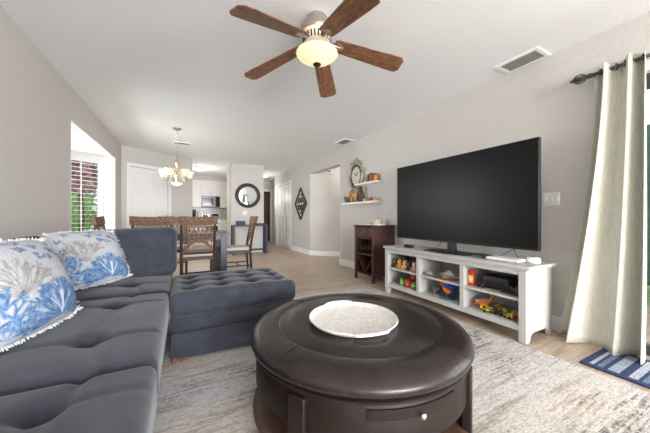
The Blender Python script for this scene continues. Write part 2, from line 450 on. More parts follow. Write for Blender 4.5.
# striped door mat
def mat_stripes():
    m = bpy.data.materials.new('blue_striped_mat'); m.use_nodes = True
    N = m.node_tree.nodes; L = m.node_tree.links; b = N['Principled BSDF']
    tc = N.new('ShaderNodeTexCoord'); sp = N.new('ShaderNodeSeparateXYZ'); L.new(tc.outputs['Object'], sp.inputs[0])
    a = N.new('ShaderNodeMath'); a.operation = 'MULTIPLY'; a.inputs[1].default_value = 1 / .20; L.new(sp.outputs[1], a.inputs[0])
    fr = N.new('ShaderNodeMath'); fr.operation = 'FRACT'; L.new(a.outputs[0], fr.inputs[0])
    r = N.new('ShaderNodeValToRGB'); r.color_ramp.interpolation = 'CONSTANT'
    st = [(0, (46, 60, 98)), (.14, (162, 172, 184)), (.40, (46, 60, 98)), (.52, (108, 124, 150)), (.66, (46, 60, 98)), (.74, (182, 188, 194)), (.94, (46, 60, 98))]
    while len(r.color_ramp.elements) < len(st): r.color_ramp.elements.new(.5)
    for e, (p, c) in zip(r.color_ramp.elements, st): e.position = p; e.color = rgb(*c)
    L.new(fr.outputs[0], r.inputs[0])
    # plain navy border
    def edge(sock, h):
        ab = N.new('ShaderNodeMath'); ab.operation = 'ABSOLUTE'; L.new(sock, ab.inputs[0])
        g = N.new('ShaderNodeMath'); g.operation = 'GREATER_THAN'; g.inputs[1].default_value = h; L.new(ab.outputs[0], g.inputs[0]); return g.outputs[0]
    e1 = edge(sp.outputs[0], .185); e2 = edge(sp.outputs[1], .37)
    mxm = N.new('ShaderNodeMath'); mxm.operation = 'MAXIMUM'; L.new(e1, mxm.inputs[0]); L.new(e2, mxm.inputs[1])
    mx = N.new('ShaderNodeMix'); mx.data_type = 'RGBA'; L.new(mxm.outputs[0], mx.inputs[0]); L.new(r.outputs[0], mx.inputs[6]); mx.inputs[7].default_value = rgb(46, 60, 98)
    n = N.new('ShaderNodeTexNoise'); n.inputs['Scale'].default_value = 120; L.new(tc.outputs['Object'], n.inputs['Vector'])
    r2 = N.new('ShaderNodeValToRGB'); r2.color_ramp.elements[0].color = rgb(150, 150, 160); r2.color_ramp.elements[0].position = .35; r2.color_ramp.elements[1].position = .6; L.new(n.outputs['Fac'], r2.inputs[0])
    m2 = N.new('ShaderNodeMix'); m2.data_type = 'RGBA'; m2.blend_type = 'MULTIPLY'; m2.inputs[0].default_value = .8
    L.new(mx.outputs[2], m2.inputs[6]); L.new(r2.outputs[0], m2.inputs[7]); L.new(m2.outputs[2], b.inputs['Base Color'])
    b.inputs['Roughness'].default_value = .95
    return m
b = MB().puff(.225, .41, .006, 4, 6, 2, .004)
o = b.build('door_mat', mat_stripes()); o.location = (2.615, .415, .0065)
tag(o, 'navy blue striped door mat lying by the sliding glass door', 'mat')

# ------------------------------------------------------------------ sofa
m_velvet = M('charcoal_blue_velvet', (58, 60, 70), .85, sheen=.25, spec=.15, bump=(300, .1), var=(9, .12))
m_wood_foot = M('reddish_wood_foot', (110, 62, 38), .45, var=(30, .2, (1, 1, .2)))
sofa = thing('sectional_sofa', 'charcoal tufted velvet sectional sofa along the left wall', 'sofa', (0, 0, 0))
XS0, XS1 = -.86, -.085
MB().puff(.47, 1.50, .125, 10, 24, 6, .03, None, (-.595, 1.52, .165)).build('base', m_velvet, sofa)
MB().puff(.075, 1.50, .335, 4, 24, 10, .04, None, (-1.0, 1.52, .44)).build('back_frame', m_velvet, sofa)
MB().puff(.46, .05, .335, 10, 4, 10, .035, None, (-.60, 3.075, .44)).build('end_frame', m_velvet, sofa)
def seat_fn(hx, hy, hz, tufts, lines):
    def fn(p):
        x, y, z = p
        if z > 0:
            tz = z / hz
            e = (1 - min(1, abs(x / hx)) ** 4) * (1 - min(1, abs(y / hy)) ** 4)
            dz = .030 * e
            for (tx, ty) in tufts:
                d2 = (x - tx) ** 2 + (y - ty) ** 2
                dz -= .040 * math.exp(-d2 / .05 ** 2) + .012 * math.exp(-d2 / .14 ** 2)
            for (ax, ay, bx, by, dep) in lines:
                vx, vy = bx - ax, by - ay; l2 = vx * vx + vy * vy
                t = max(0, min(1, ((x - ax) * vx + (y - ay) * vy) / l2))
                d = math.hypot(x - ax - t * vx, y - ay - t * vy)
                dz -= dep * math.exp(-(d / .022) ** 2)
            z += dz * max(0, tz)
        y += .012 * math.sin(PI * .5 * (1 + x / hx)) * (y / hy) * 0
        return (x, y, z)
    return fn
# three seat cushions, nearest first: (y0, y1, tuft rows)
hx = (XS1 - XS0) / 2; xc = (XS1 + XS0) / 2
for (y0, y1, rows) in ((.03, 1.205, (.10, .56, 1.03)), (1.21, 2.27, (1.50, 2.02)), (2.275, 2.95, (2.55,))):
    hy = (y1 - y0) / 2; yc = (y0 + y1) / 2
    tf = [(-.36 - xc, r - yc) for r in rows] + [(-.72 - xc, r - yc) for r in rows]
    ln = []
    for r in rows:
        ln += [(-hx, r - yc, hx - .03, r - yc, .007), (-.36 - xc, r - yc, -.25 - xc, -hy, .008), (-.36 - xc, r - yc, -.30 - xc, hy, .006)]
    bx = MB().puff(hx, hy, .09, 64, 84, 10, .04, seat_fn(hx, hy, .09, tf, ln), (xc, yc, .365))
    bx.build('seat_cushion', m_velvet, sofa, smooth=180)
def pillow_pts(b, w, h, T, n=28, m=None, sag=.0):
    """soft rounded cushion in a frame: X width, Z height, -Y front"""
    vs = []
    def P(i, j, sgn):
        u = -1 + 2 * i / n; v = -1 + 2 * j / n
        u_ = math.sin(u * PI / 2) * .35 + u * .65; v_ = math.sin(v * PI / 2) * .35 + v * .65
        t = max(0, (1 - abs(u_) ** 2.6)) ** .62 * max(0, (1 - abs(v_) ** 2.6)) ** .62
        cr = 1 - .075 * (u_ * u_ * v_ * v_) ** 3
        x = w / 2 * u_ * (1 + .02 * (1 - v_ * v_)) * cr; z = h / 2 * v_ * (1 + .02 * (1 - u_ * u_)) * cr
        return Vector((x, -sgn * T * t, z + h / 2))
    for sgn in (1, -1):
        for j in range(n + 1):
            for i in range(n + 1): vs.append(P(i, j, sgn))
    k = n + 1; fs = []
    for s_ in (0, 1):
        for j in range(n):
            for i in range(n):
                q = (s_ * k * k + j * k + i, s_ * k * k + j * k + i + 1, s_ * k * k + (j + 1) * k + i + 1, s_ * k * k + (j + 1) * k + i)
                fs.append(q if s_ == 0 else q[::-1])
    if m is not None: vs = [m @ p for p in vs]
    b.add(vs, fs); return b
# upright back cushions
for yc in (.55, 1.22, 1.9):
    MB().puff(.075, .32, .18, 8, 24, 18, .07, lambda p: (p[0] + .02 * (1 - (p[1] / .32) ** 2) * (1 - (p[2] / .19) ** 2) * (1 if p[0] > 0 else 0), p[1], p[2]),
              (-.89, yc, .655)).build('back_cushion', m_velvet, sofa, smooth=180)
bc = MB().puff(.325, .085, .225, 26, 8, 20, .075,
          lambda p: (p[0], p[1] - .045 * (1 - (p[0] / .325) ** 2) * (1 - (p[2] / .225) ** 2) * (1 if p[1] < 0 else 0) + .03 * (p[2] / .225), p[2] + .012 * (p[0] / .325)), (-.375, 2.905, .672))
bc.build('back_cushion', m_velvet, sofa, smooth=180, label='loose upright back cushion at the far end of the sofa')
for (x, y) in ((-.16, .12), (-.16, 2.7), (-1.0, .12), (-1.0, 2.7)):
    MB().box(x - .035, x + .035, y - .035, y + .035, .0125, .05).build('foot', m_wood_foot, sofa, .005)

# square storage ottoman
ot = thing('storage_ottoman', 'square tufted charcoal storage ottoman at the foot of the sofa', 'ottoman', (.374, 2.415, 0))
HX, HY = .455, .35
MB().puff(HX - .008, HY - .008, .095, 20, 16, 6, .03, None, (0, 0, .117)).build('lower_box', m_velvet, ot)
MB().puff(HX - .004, HY - .004, .05, 20, 16, 4, .025, None, (0, 0, .262)).build('middle_band', m_velvet, ot)
tf = [(-.29 + .29 * i * 1.0, -.19 + .19 * j) for i in range(3) for j in range(3)] 
tf = [(-.33 + .22 * i, -.19 + .19 * j) for i in range(4) for j in range(3)]
ln = []
for i in range(4):
    for j in range(3):
        a = (-.33 + .22 * i, -.19 + .19 * j)
        if i < 3: ln.append((*a, -.33 + .22 * (i + 1), a[1], .007))
        if j < 2: ln.append((*a, a[0], -.19 + .19 * (j + 1), .007))
MB().puff(HX, HY, .085, 84, 64, 8, .05, seat_fn(HX, HY, .085, tf, ln), (0, 0, .393)).build('tufted_lid', m_velvet, ot, smooth=180)
for sx in (-1, 1):
    for sy in (-1, 1):
        x, y = sx * (HX - .06), sy * (HY - .06)
        MB().box(x - .045, x + .045, y - .045, y + .045, .0125 if 1 else 0, .045).build('foot', m_wood_foot, ot, .005)

# ------------------------------------------------------------------ coral throw pillows
def coral_canvas(n, seed):
    R = np.random.RandomState(seed)
    yy, xx = np.mgrid[0:n, 0:n] / (n - 1.0)          # v up, u right
    img = np.empty((n, n, 3)); img[:] = (180, 182, 189)
    img += R.normal(0, 5, (n, n, 1))
    def seg(p, q, w, c, a=1.0):
        x0 = max(0, int((min(p[0], q[0]) - w) * n)); x1 = min(n, int((max(p[0], q[0]) + w) * n) + 2)
        y0 = max(0, int((min(p[1], q[1]) - w) * n)); y1 = min(n, int((max(p[1], q[1]) + w) * n) + 2)
        if x1 <= x0 or y1 <= y0: return
        X = xx[y0:y1, x0:x1]; Y = yy[y0:y1, x0:x1]
        d = np.array(q) - np.array(p); l2 = max(1e-9, d @ d)
        t = np.clip(((X - p[0]) * d[0] + (Y - p[1]) * d[1]) / l2, 0, 1)
        D = np.hypot(X - p[0] - t * d[0], Y - p[1] - t * d[1])
        k = np.clip((w - D) / (w * .35), 0, 1)[..., None] * a
        img[y0:y1, x0:x1] = img[y0:y1, x0:x1] * (1 - k) + np.array(c) * k
    def branch(p, ang, ln, w, depth, cols, spread):
        c = cols[R.randint(len(cols))]
        q = (p[0] + ln * math.cos(ang), p[1] + ln * math.sin(ang))
        seg(p, q, w, c)
        if depth:
            for k in range(2 + (R.rand() < .45)):
                branch(q, ang + R.uniform(-spread, spread), ln * R.uniform(.62, .88), w * .8, depth - 1, cols, spread)
    blues = [(88, 122, 164), (112, 142, 178), (70, 102, 148), (136, 160, 188)]
    taupe = [(150, 147, 143), (134, 131, 129), (164, 160, 156)]
    navy = [(84, 100, 142), (104, 118, 156), (126, 140, 172)]
    # taupe sea fan, upper left
    for a in np.linspace(20, 165, 11): branch((.30, .40), math.radians(a), .10, .007, 4, taupe, .42)
    # small navy sprigs across the top
    for (x, y) in ((.60, .80), (.74, .74), (.50, .88), (.86, .84), (.66, .66), (.20, .86), (.36, .92), (.56, .68), (.80, .70), (.90, .62), (.08, .74), (.10, .56), (.46, .78)):
        for a in (30, 70, 120): branch((x, y), math.radians(a + R.uniform(-20, 20)), .03, .008, 2, navy, .7)
    # big blue fan coral, lower right, and leafy corals lower left
    for a in np.linspace(-6, 186, 25): branch((.58, .10), math.radians(a), .105, .0135, 4, blues, .27)
    for (x, y) in ((.14, .06), (.24, .10), (.08, .20), (.34, .05), (.18, .24), (.88, .06), (.94, .16), (.06, .36), (.16, .34), (.94, .30)):
        for a in (20, 60, 100, 140): branch((x, y), math.radians(a + R.uniform(-15, 15)), .055, .012, 3, blues, .5)
    seg((.60, .12), (.60, .34), .010, (214, 222, 232)); seg((.60, .14), (.70, .32), .007, (208, 218, 230)); seg((.60, .14), (.48, .30), .007, (208, 218, 230))
    p = np.pad(img, ((1, 1), (1, 1), (0, 0)), 'edge')
    img = sum(p[i:i + n, j:j + n] * k for i, j, k in ((1, 1, .4), (0, 1, .15), (2, 1, .15), (1, 0, .15), (1, 2, .15)))
    img += R.normal(0, 7, (n, n, 1))
    return np.clip(img, 0, 255)
def vc_material(name, rough=.9):
    m = bpy.data.materials.new(name); m.use_nodes = True
    N = m.node_tree.nodes; L = m.node_tree.links; b = N['Principled BSDF']
    a = N.new('ShaderNodeVertexColor'); a.layer_name = 'print'; L.new(a.outputs[0], b.inputs['Base Color'])
    b.inputs['Roughness'].default_value = rough; b.inputs['Specular IOR Level'].default_value = .15
    tc = N.new('ShaderNodeTexCoord'); n = N.new('ShaderNodeTexNoise'); n.inputs['Scale'].default_value = 140
    bp = N.new('ShaderNodeBump'); bp.inputs['Strength'].default_value = .25; bp.inputs['Distance'].default_value = .01
    L.new(tc.outputs['Object'], n.inputs['Vector']); L.new(n.outputs['Fac'], bp.inputs['Height']); L.new(bp.outputs[0], b.inputs['Normal'])
    return m
m_print = vc_material('coral_print_cotton')
m_fringe = M('white_cotton_fringe', (206, 207, 210), .95, spec=.1)
def coral_pillow(mtx, w, h, T, seed, label):
    t = bpy.data.objects.new('throw_pillow', None); C.objects.link(t); t.matrix_world = mtx
    tag(t, label, 'pillow', 'coral print throw pillows on the sofa')
    n = 150
    o = pillow_pts(MB(), w, h, T, n).build('pillow_cover', m_print, t, smooth=180)
    img = coral_canvas(n + 1, seed)
    L_ = np.where(img / 255 <= .04045, img / 255 / 12.92, ((img / 255 + .055) / 1.055) ** 2.4)
    front = np.concatenate([L_.reshape(-1, 3), np.ones(((n + 1) ** 2, 1))], 1)
    back = front.copy(); back[:, :3] = (.72, .72, .74)
    ca = o.data.color_attributes.new('print', 'FLOAT_COLOR', 'POINT')
    ca.data.foreach_set('color', np.concatenate([front, back]).astype(np.float32).ravel())
    # fringe round the four sides
    f = MB(); R = random.Random(seed)
    def side(a, b_, out, cnt):
        for i in range(cnt):
            q = (i + .5) / cnt + R.uniform(-.004, .004); p = Vector(a).lerp(Vector(b_), q)
            bow = .05 * (1 - (2 * q - 1) ** 2)
            p = p + Vector(out) * (bow * .4 - .055 * abs(2 * q - 1) ** 8) * (w / 2)
            e = p + Vector(out) * R.uniform(.007, .012) + Vector((R.uniform(-.006, .006), R.uniform(-.012, .004), R.uniform(-.006, .006)))
            f.tube([p - Vector(out) * .006, p.lerp(e, .5), e], [.003, .0035, .002], 4)
    side((-w / 2, 0, 0), (w / 2, 0, 0), (0, 0, -1), 60); side((-w / 2, 0, h), (w / 2, 0, h), (0, 0, 1), 60)
    side((-w / 2, 0, 0), (-w / 2, 0, h), (-1, 0, 0), 60); side((w / 2, 0, 0), (w / 2, 0, h), (1, 0, 0), 60)
    fo = f.build('fringe', m_fringe, t); fo['kind'] = 'stuff'
    for sx in (-1, 1):
        for z in (0, h):
            k = MB()
            for q in range(9):
                d = Vector((sx * R.uniform(.4, 1), R.uniform(-.3, .3), (1 if z else -.35) * R.uniform(.1, .8))).normalized()
                p = Vector((sx * w / 2 * .93, 0, h / 2 + (z - h / 2) * .93)); k.tube([p - d * .012, p + d * .016, p + d * .034], [.005, .005, .003], 5)
            k.build('corner_tassel', m_fringe, t)
    return t
coral_pillow(frame((-.548, 1.63, .507), (.13, .46, 0), (-.38, .10, .90)), .47, .41, .10, 3, 'nearest fringed blue coral print pillow on the sofa, cut by the left edge')
coral_pillow(frame((-.525, 2.51, .515), (.634, .773, 0), (-.35, .28, .90)), .46, .41, .085, 11, 'fringed blue coral print pillow leaning on the dark back cushion at the corner')
tp = bpy.data.objects.new('olive_pillow', None); C.objects.link(tp); tp.matrix_world = frame((-.735, 2.03, .497), (.0, 1, 0), (-.05, 0, .95))
tag(tp, 'dark olive pillow mostly hidden behind the two coral print pillows', 'pillow')
pillow_pts(MB(), .42, .39, .04, 28).build('pillow_cover', M('olive_brown_cloth', (74, 66, 52), .9, var=(20, .15)), tp, smooth=180)

# ------------------------------------------------------------------ round ottoman table
m_leather = M('espresso_leather', (40, 33, 31), .27, bump=(30, .12), spec=.4, var=(7, .18))
m_esp = M('espresso_wood', (30, 20, 16), .5, spec=.3, var=(5, .2, (3, 3, 18)))
tcx, tcy = .815, 1.185
RT = .545
tab = thing('round_ottoman_table', 'round espresso ottoman table with padded leather top on the rug', 'coffee table', (tcx, tcy, 0))
top = [(0, .468), (.30, .468), (.402, .4655), (.407, .462), (.412, .465), (.46, .461), (.50, .453), (.528, .441), (.541, .426), (.545, .411), (.54, .398), (.525, .389), (.50, .385), (0, .385)]
MB().lathe(top[::-1], 96).build('padded_top', m_leather, tab, smooth=50)
for k in range(4):
    a = math.radians(20 + 90 * k); b = MB()
    b.tube([(.412 * math.cos(a), .412 * math.sin(a), .4655), (.46 * math.cos(a), .46 * math.sin(a), .4615), (.50 * math.cos(a), .50 * math.sin(a), .4535), (.53 * math.cos(a), .53 * math.sin(a), .4405)], .0022, 5)
    b.build('seam_piping', m_leather, tab)
MB().lathe([(0, .365), (.518, .365), (.530, .370), (.530, .378), (.52, .385), (0, .385)], 96).build('rim_moulding', m_esp, tab)
MB().lathe([(.50, .215), (.512, .215), (.518, .222), (.518, .355), (.512, .365), (.49, .365), (.49, .215), (.50, .215)], 96).build('apron', m_esp, tab)
MB().lathe([(0, .235), (.489, .235), (.489, .245), (0, .245)], 64).build('inner_floor', m_esp, tab)
def leg(a):
    b = MB(); a = math.radians(a)
    m = Matrix.Rotation(a, 4, 'Z')
    b.prism([(.495, -.038), (.535, -.038), (.535, .038), (.495, .038)], .0125, .352, m)
    return b
def pang(x, y, z):
    p = at(x, y, z); return math.degrees(math.atan2(p[1] - tcy, p[0] - tcx))
a0 = -149.0
for k in range(4): leg(a0 + 90 * k).build('leg', m_esp, tab, .006)
MB().lathe([(0, .07), (.49, .07), (.522, .074), (.532, .084), (.532, .094), (.522, .102), (.49, .108), (0, .108)], 80).build('lower_shelf', M('brown_leather_shelf', (82, 58, 46), .45, bump=(40, .1)), tab)
# curved drawer front facing the camera, between two legs
dw = MB()
d0, d1 = math.radians(-121), math.radians(-81)
n_ = 24
for i in range(n_):
    t0 = d0 + (d1 - d0) * i / n_; t1 = d0 + (d1 - d0) * (i + 1) / n_
    vs = []
    for t in (t0, t1):
        for r in (.515, .524):
            for z in (.312, .350): vs.append((r * math.cos(t), r * math.sin(t), z))
    fs = [(2, 3, 7, 6), (1, 5, 7, 3), (0, 2, 6, 4), (0, 4, 5, 1)]
    if i == 0: fs.append((0, 1, 3, 2))
    if i == n_ - 1: fs.append((4, 6, 7, 5))
    dw.add(vs, fs)
dr_ = dw.build('drawer', m_esp, tab)
m_nickel = M('polished_nickel', (205, 200, 190), .2, 1.0)
kt = math.radians(-100)
km = Matrix.Translation((.522 * math.cos(kt), .522 * math.sin(kt), .322)) @ Matrix.Rotation(kt, 4, 'Z') @ RY90
MB().lathe([(.004, 0), (.004, .01), (.010, .014), (.011, .02), (.006, .025), (0, .026)], 16, km).build('knob', m_nickel, dr_)

# white serving tray on it
ty = thing('serving_tray', 'round white rimmed serving tray with two handles on the ottoman table', 'tray', (.77, 1.156, .469), math.radians(-100.6))
m_tray = M('white_tray_enamel', (222, 218, 212), .55, var=(40, .06))
MB().lathe([(0, 0), (.196, 0), (.212, .006), (.224, .020), (.222, .025), (.216, .022), (.204, .010), (.192, .006), (0, .006)], 64).build('tray_dish', m_tray, ty)
for s_ in (-1, 1):
    MB().tube([(.19 * 1.0 * s_ * math.cos(a) if 0 else s_ * (.210 + .024 * math.cos(a)), .08 * math.sin(a), .020 + .004 * math.cos(a)) for a in np.linspace(-PI / 2, PI / 2, 13)], .0065, 8).build('handle', m_tray, ty)

# ------------------------------------------------------------------ media console
m_dist = M('whitewashed_wood', (190, 189, 185), .6, var=(6, .02, (2, 2, 12)), spec=.3)
m_dist_in = M('whitewashed_back', (192, 191, 186), .7, spec=.2)
CX0, CX1, CY0, CY1 = 2.38, 2.79, 1.14, 2.79
con = thing('media_console', 'whitewashed six-cubby media console under the large television', 'tv stand', (CX0, CY0, 0))
DX, LY = CX1 - CX0, CY1 - CY0
MB().box(-.025, DX + .012, -.035, LY + .03, .582, .61).build('top', m_dist, con, .004)
MB().box(-.005, DX, -.01, LY + .008, .565, .5825).build('top_moulding', m_dist, con, .004)
def side(y0, y1):
    b = MB()
    prof = [(0.0, 0), (.06, 0), (.075, .045), (.11, .065), (DX - .11, .065), (DX - .075, .045), (DX - .06, 0), (DX, 0), (DX, .566), (0, .566)]
    b.prism([(x, z) for x, z in prof], -y1, -y0, RX90)
    for k in range(1, 5):
        x = DX * k / 5
        b.box(x - .037, x + .037, y0 - .0025 if y0 < .1 else y1, y0 + .001 if y0 < .1 else y1 + .0025, .12, .55)
    return b
side(0, .022).build('side_panel', m_dist, con, .002)
side(LY - .022, LY).build('side_panel', m_dist, con, .002)
for y0 in (-.006, LY - .049):
    MB().box(-.012, .04, y0, y0 + .055, 0, .566).build('corner_post', m_dist, con, .003)
T3 = LY / 3
for y in (T3, 2 * T3):
    MB().box(-.004, DX - .012, y - .022, y + .022, .085, .566).build('divider', m_dist, con, .002)
MB().box(-.006, .02, .049, LY - .049, .085, .1325).build('lower_rail', m_dist, con, .002)
MB().box(-.006, .02, .049, LY - .049, .532, .566).build('upper_rail', m_dist, con, .002)
MB().box(.02, DX - .012, .022, LY - .022, .112, .134).build('bottom_panel', m_dist, con)
for k in range(3):
    y0 = T3 * k + (.022 if k else .022); y1 = T3 * (k + 1) - .022
    MB().box(.004, DX - .012, y0, y1, .318, .338).build('shelf', m_dist, con, .002)
MB().box(DX - .012, DX - .004, .022, LY - .022, .10, .566).build('back_panel', m_dist_in, con)
ZT, ZS, ZB = .61, .338, .134

# ------------------------------------------------------------------ television
m_screen = M('black_tv_screen', (17, 17, 18), .34, spec=.22)
m_tvb = M('black_tv_plastic', (24, 24, 25), .4)
tv = thing('television', 'very large flat black television standing on the whitewashed console', 'television', (2.57, 1.965, ZT))
MB().box(.004, .045, -.826, .826, .104, 1.044).build('tv_body', m_tvb, tv, .004)
MB().box(.0, .0045, -.820, .820, .122, 1.038).build('screen', m_screen, tv)
MB().box(.045, .085, -.45, .45, .2, .7).build('rear_housing', m_tvb, tv, .01)
MB().prism([(-.05, 0), (.05, 0), (.04, .13), (-.04, .13)], -.02, .02, Matrix.Translation((.03, 0, .008)) @ Matrix(((0, 0, 1, 0), (1, 0, 0, 0), (0, 1, 0, 0), (0, 0, 0, 1)))).build('stand_neck', m_tvb, tv, .004)
MB().prism([(-.12, -.26), (.10, -.23), (.13, 0), (.10, .23), (-.12, .26), (-.16, 0)], .0005, .012).build('stand_base', m_tvb, tv, .003)
# ------------------------------------------------------------------ devices on the console
m_blk = M('matte_black_plastic', (30, 30, 32), .5)
m_wplastic = M('white_plastic', (236, 236, 236), .35)
m_gplastic = M('grey_plastic', (120, 122, 126), .5)
d = thing('network_box', 'flat white network box lying on the console below the television', 'device', (2.515, 1.365, ZT))
MB().puff(.075, .135, .014, 6, 8, 3, .010, None, (0, 0, .0165)).build('case', m_wplastic, d); MB().box(-.05, .05, -.11, .11, .0005, .004).build('foot_pad', m_gplastic, d)
d = thing('smart_speaker', 'small rounded white speaker puck at the near end of the console', 'device', (2.60, 1.19, ZT))
MB().lathe([(0, .001), (.042, .001), (.05, .008), (.05, .036), (.046, .045), (.03, .050), (0, .051)], 32).build('case', m_wplastic, d); MB().lathe([(0, .0505), (.02, .0505), (.02, .0525), (0, .0525)], 20).build('touch_disc', m_gplastic, d)
d = thing('streaming_box', 'flat black media box beside the television foot on the console', 'device', (2.53, 1.60, ZT))
MB().box(-.06, .06, -.085, .085, .001, .028).build('case', m_blk, d, .004); MB().box(-.0615, -.059, -.05, .05, .010, .018).build('front_strip', m_gplastic, d)
d = thing('sensor_bar', 'small black box under the far end of the television', 'device', (2.50, 2.50, ZT))
MB().box(-.03, .03, -.055, .055, .001, .036).build('case', m_blk, d, .004); MB().box(-.0315, -.0295, -.04, .04, .012, .024).build('front_window', m_screen, d)
cb = MB().tube([(2.62, 1.50, .616), (2.60, 1.42, .66), (2.59, 1.36, .70), (2.59, 1.33, .712)], .003, 6).tube([(2.59, 1.33, .712), (2.60, 1.32, .66), (2.63, 1.30, .615)], .003, 6).build('cable', m_blk)
tag(cb, 'thin black cable looping from the television down to the white network box', 'cable')
cb = MB().tube([(2.62, 2.30, .616), (2.60, 2.2, .63), (2.60, 2.12, .68), (2.59, 2.1, .712)], .003, 6).build('cable', m_blk)
tag(cb, 'thin black cable left of the television foot', 'cable')

# ------------------------------------------------------------------ toys in the console cubbies
def shade(c, k=1.0): return M('toy_%d_%d_%d' % c, c, .55)
def fur(c): return M('plush_%d_%d_%d' % c, c, .95, sheen=.3, spec=.1, bump=(160, .4))
BLK = M('toy_eye_black', (16, 16, 16), .3)
def plush(loc, s, c, c2, label, face=-1):
    """sitting plush animal that looks towards -X"""
    t = thing('plush_animal', label, 'plush toy', loc, random.uniform(-.4, .4), 'plush animals on the upper shelf of the far cubby')
    b = MB().ball((0, 0, .36 * s), (.30 * s, .32 * s, .36 * s)).ball((-.05 * s, 0, .86 * s), (.27 * s, .29 * s, .26 * s))
    for y in (-1, 1):
        b.ball((-.02 * s, .22 * s * y, 1.08 * s), (.07 * s, .10 * s, .10 * s), 10, 6)
        b.tube([(-.1 * s, .24 * s * y, .5 * s), (-.25 * s, .30 * s * y, .32 * s), (-.34 * s, .26 * s * y, .22 * s)], [.10 * s, .09 * s, .08 * s], 8)
        b.tube([(-.12 * s, .2 * s * y, .12 * s), (-.34 * s, .24 * s * y, .11 * s), (-.44 * s, .24 * s * y, .13 * s)], [.11 * s, .10 * s, .105 * s], 8)
    b.build('body', fur(c), t, smooth=180)
    MB().ball((-.27 * s, 0, .80 * s), (.12 * s, .15 * s, .11 * s)).build('muzzle', fur(c2), t, smooth=180)
    MB().ball((-.29 * s, .10 * s, .92 * s), .028 * s, 8, 6).ball((-.29 * s, -.10 * s, .92 * s), .028 * s, 8, 6).ball((-.385 * s, 0, .83 * s), .035 * s, 8, 6).build('eyes_and_nose', BLK, t, smooth=180)
    return t
YF = lambda x, X: None
def ypix(px, X):  # distance along the room of the photo column px on the plane X
    D = 305.07 * X / (px - 183.0); return (D - X * SN) / CS
# far upper cubby: five plush animals
specs = [(2.69, 2.435, .10, (92, 58, 42), (196, 150, 110), 'brown plush with tan muzzle, farthest left in the upper left cubby'),
         (2.61, 2.43, .10, (206, 158, 74), (236, 206, 150), 'golden yellow plush in the upper left cubby, second from the left'),
         (2.53, 2.435, .097, (214, 172, 110), (240, 214, 170), 'cream tan plush in the middle of the upper left cubby'),
         (2.445, 2.435, .097, (60, 42, 36), (214, 170, 130), 'dark brown plush with pale muzzle in the upper left cubby, fourth from the left'),
         (2.365, 2.43, .10, (222, 176, 156), (246, 226, 214), 'pale pink plush nearest the divider in the upper left cubby')]
for Y, X, s, c1, c2, lb in specs: plush((X + .03, Y, ZS + .001), s, c1, c2, lb)
for Y, X, s, c1, c2, lb in ((2.64, 2.60, .15, (70, 46, 36), (150, 110, 84), 'dark brown plush at the back left of the upper left cubby'),
                            (2.44, 2.60, .15, (48, 38, 36), (120, 90, 76), 'nearly black plush at the back right of the upper left cubby')):
    plush((X, Y, ZS + .001), s, c1, c2, lb)
# far lower cubby
def quad(name, loc, s, c, c2, label, cat='toy', rz=0, tail=1.0, neck=.3):
    """four legged lizard or dinosaur toy, head towards -X"""
    t = thing(name, label, cat, loc, rz)
    b = MB().tube([(-.62 * s, 0, (.34 + neck + .06) * s), (-.50 * s, 0, (.34 + neck + .08) * s), (-.36 * s, 0, (.34 + neck * .55) * s), (-.22 * s, 0, .36 * s), (0, 0, .36 * s), (.22 * s, 0, .34 * s), (.42 * s, 0, .28 * s), (.65 * s * tail, 0, .20 * s), (.9 * s * tail, 0, .20 * s)],
                  [.05 * s, .10 * s, .09 * s, .15 * s, .18 * s, .16 * s, .09 * s, .05 * s, .015 * s], 10)
    for x in (-.16, .2):
        for y in (-1, 1):
            b.tube([(x * s, .10 * y * s, .34 * s), ((x - .05) * s, .2 * y * s, .2 * s), (x * s, .22 * y * s, .055 * s), ((x - .08) * s, .22 * y * s, .045 * s)], [.08 * s, .06 * s, .045 * s, .04 * s], 7)
    b.build('body', shade(c), t, smooth=180)
    sp = MB()
    for i in range(7):
        x = (-.30 + .12 * i) * s; z = (.50 - .02 * abs(i - 2)) * s
        sp.add([(x - .04 * s, -.012 * s, z), (x + .05 * s, -.012 * s, z), (x + .05 * s, .012 * s, z), (x - .04 * s, .012 * s, z), (x + .03 * s, 0, z + .12 * s)], [(3, 2, 1, 0), (0, 1, 4), (1, 2, 4), (2, 3, 4), (3, 0, 4)])
    sp.build('back_spikes', shade(c2), t)
    for e_ in (1, -1): MB().ball((-.52 * s, .085 * s * e_, (.46 + neck) * s), .022 * s, 8, 6).build('eye', BLK, t, smooth=180)
    return t
quad('toy_lizard', (2.48, 2.67, ZB + .001), .12, (112, 84, 60), (150, 110, 70), 'small brown lizard toy at the left of the lower left cubby', 'toy', .9, .9, .05)
def critter(name, loc, s, c, c2, label, rz=0):
    """round toy creature with a face, feet and crest"""
    t = thing(name, label, 'toy', loc, rz)
    b = MB().ball((0, 0, .5 * s), (.40 * s, .44 * s, .44 * s)).ball((-.22 * s, 0, .72 * s), (.25 * s, .28 * s, .22 * s))
    for y in (-1, 1):
        b.ball((-.22 * s, .22 * s * y, .10 * s), (.20 * s, .13 * s, .10 * s), 10, 6)
        b.tube([(-.1 * s, .36 * s * y, .5 * s), (-.25 * s, .48 * s * y, .36 * s)], [.10 * s, .08 * s], 8)
        b.ball((-.25 * s, .17 * s * y, .93 * s), .12 * s, 10, 6)
    b.build('body', shade(c), t, smooth=180)
    for e_ in (1, -1): MB().ball((-.35 * s, .17 * s * e_, .95 * s), .05 * s, 8, 6).build('eye', BLK, t, smooth=180)
    MB().ball((-.16 * s, 0, .42 * s), (.28 * s, .30 * s, .28 * s)).build('belly', shade(c2), t, smooth=180)
    return t
critter('toy_frog', (2.45, 2.55, ZB + .001), .09, (92, 168, 62), (200, 220, 120), 'bright green frog toy in the lower left cubby')
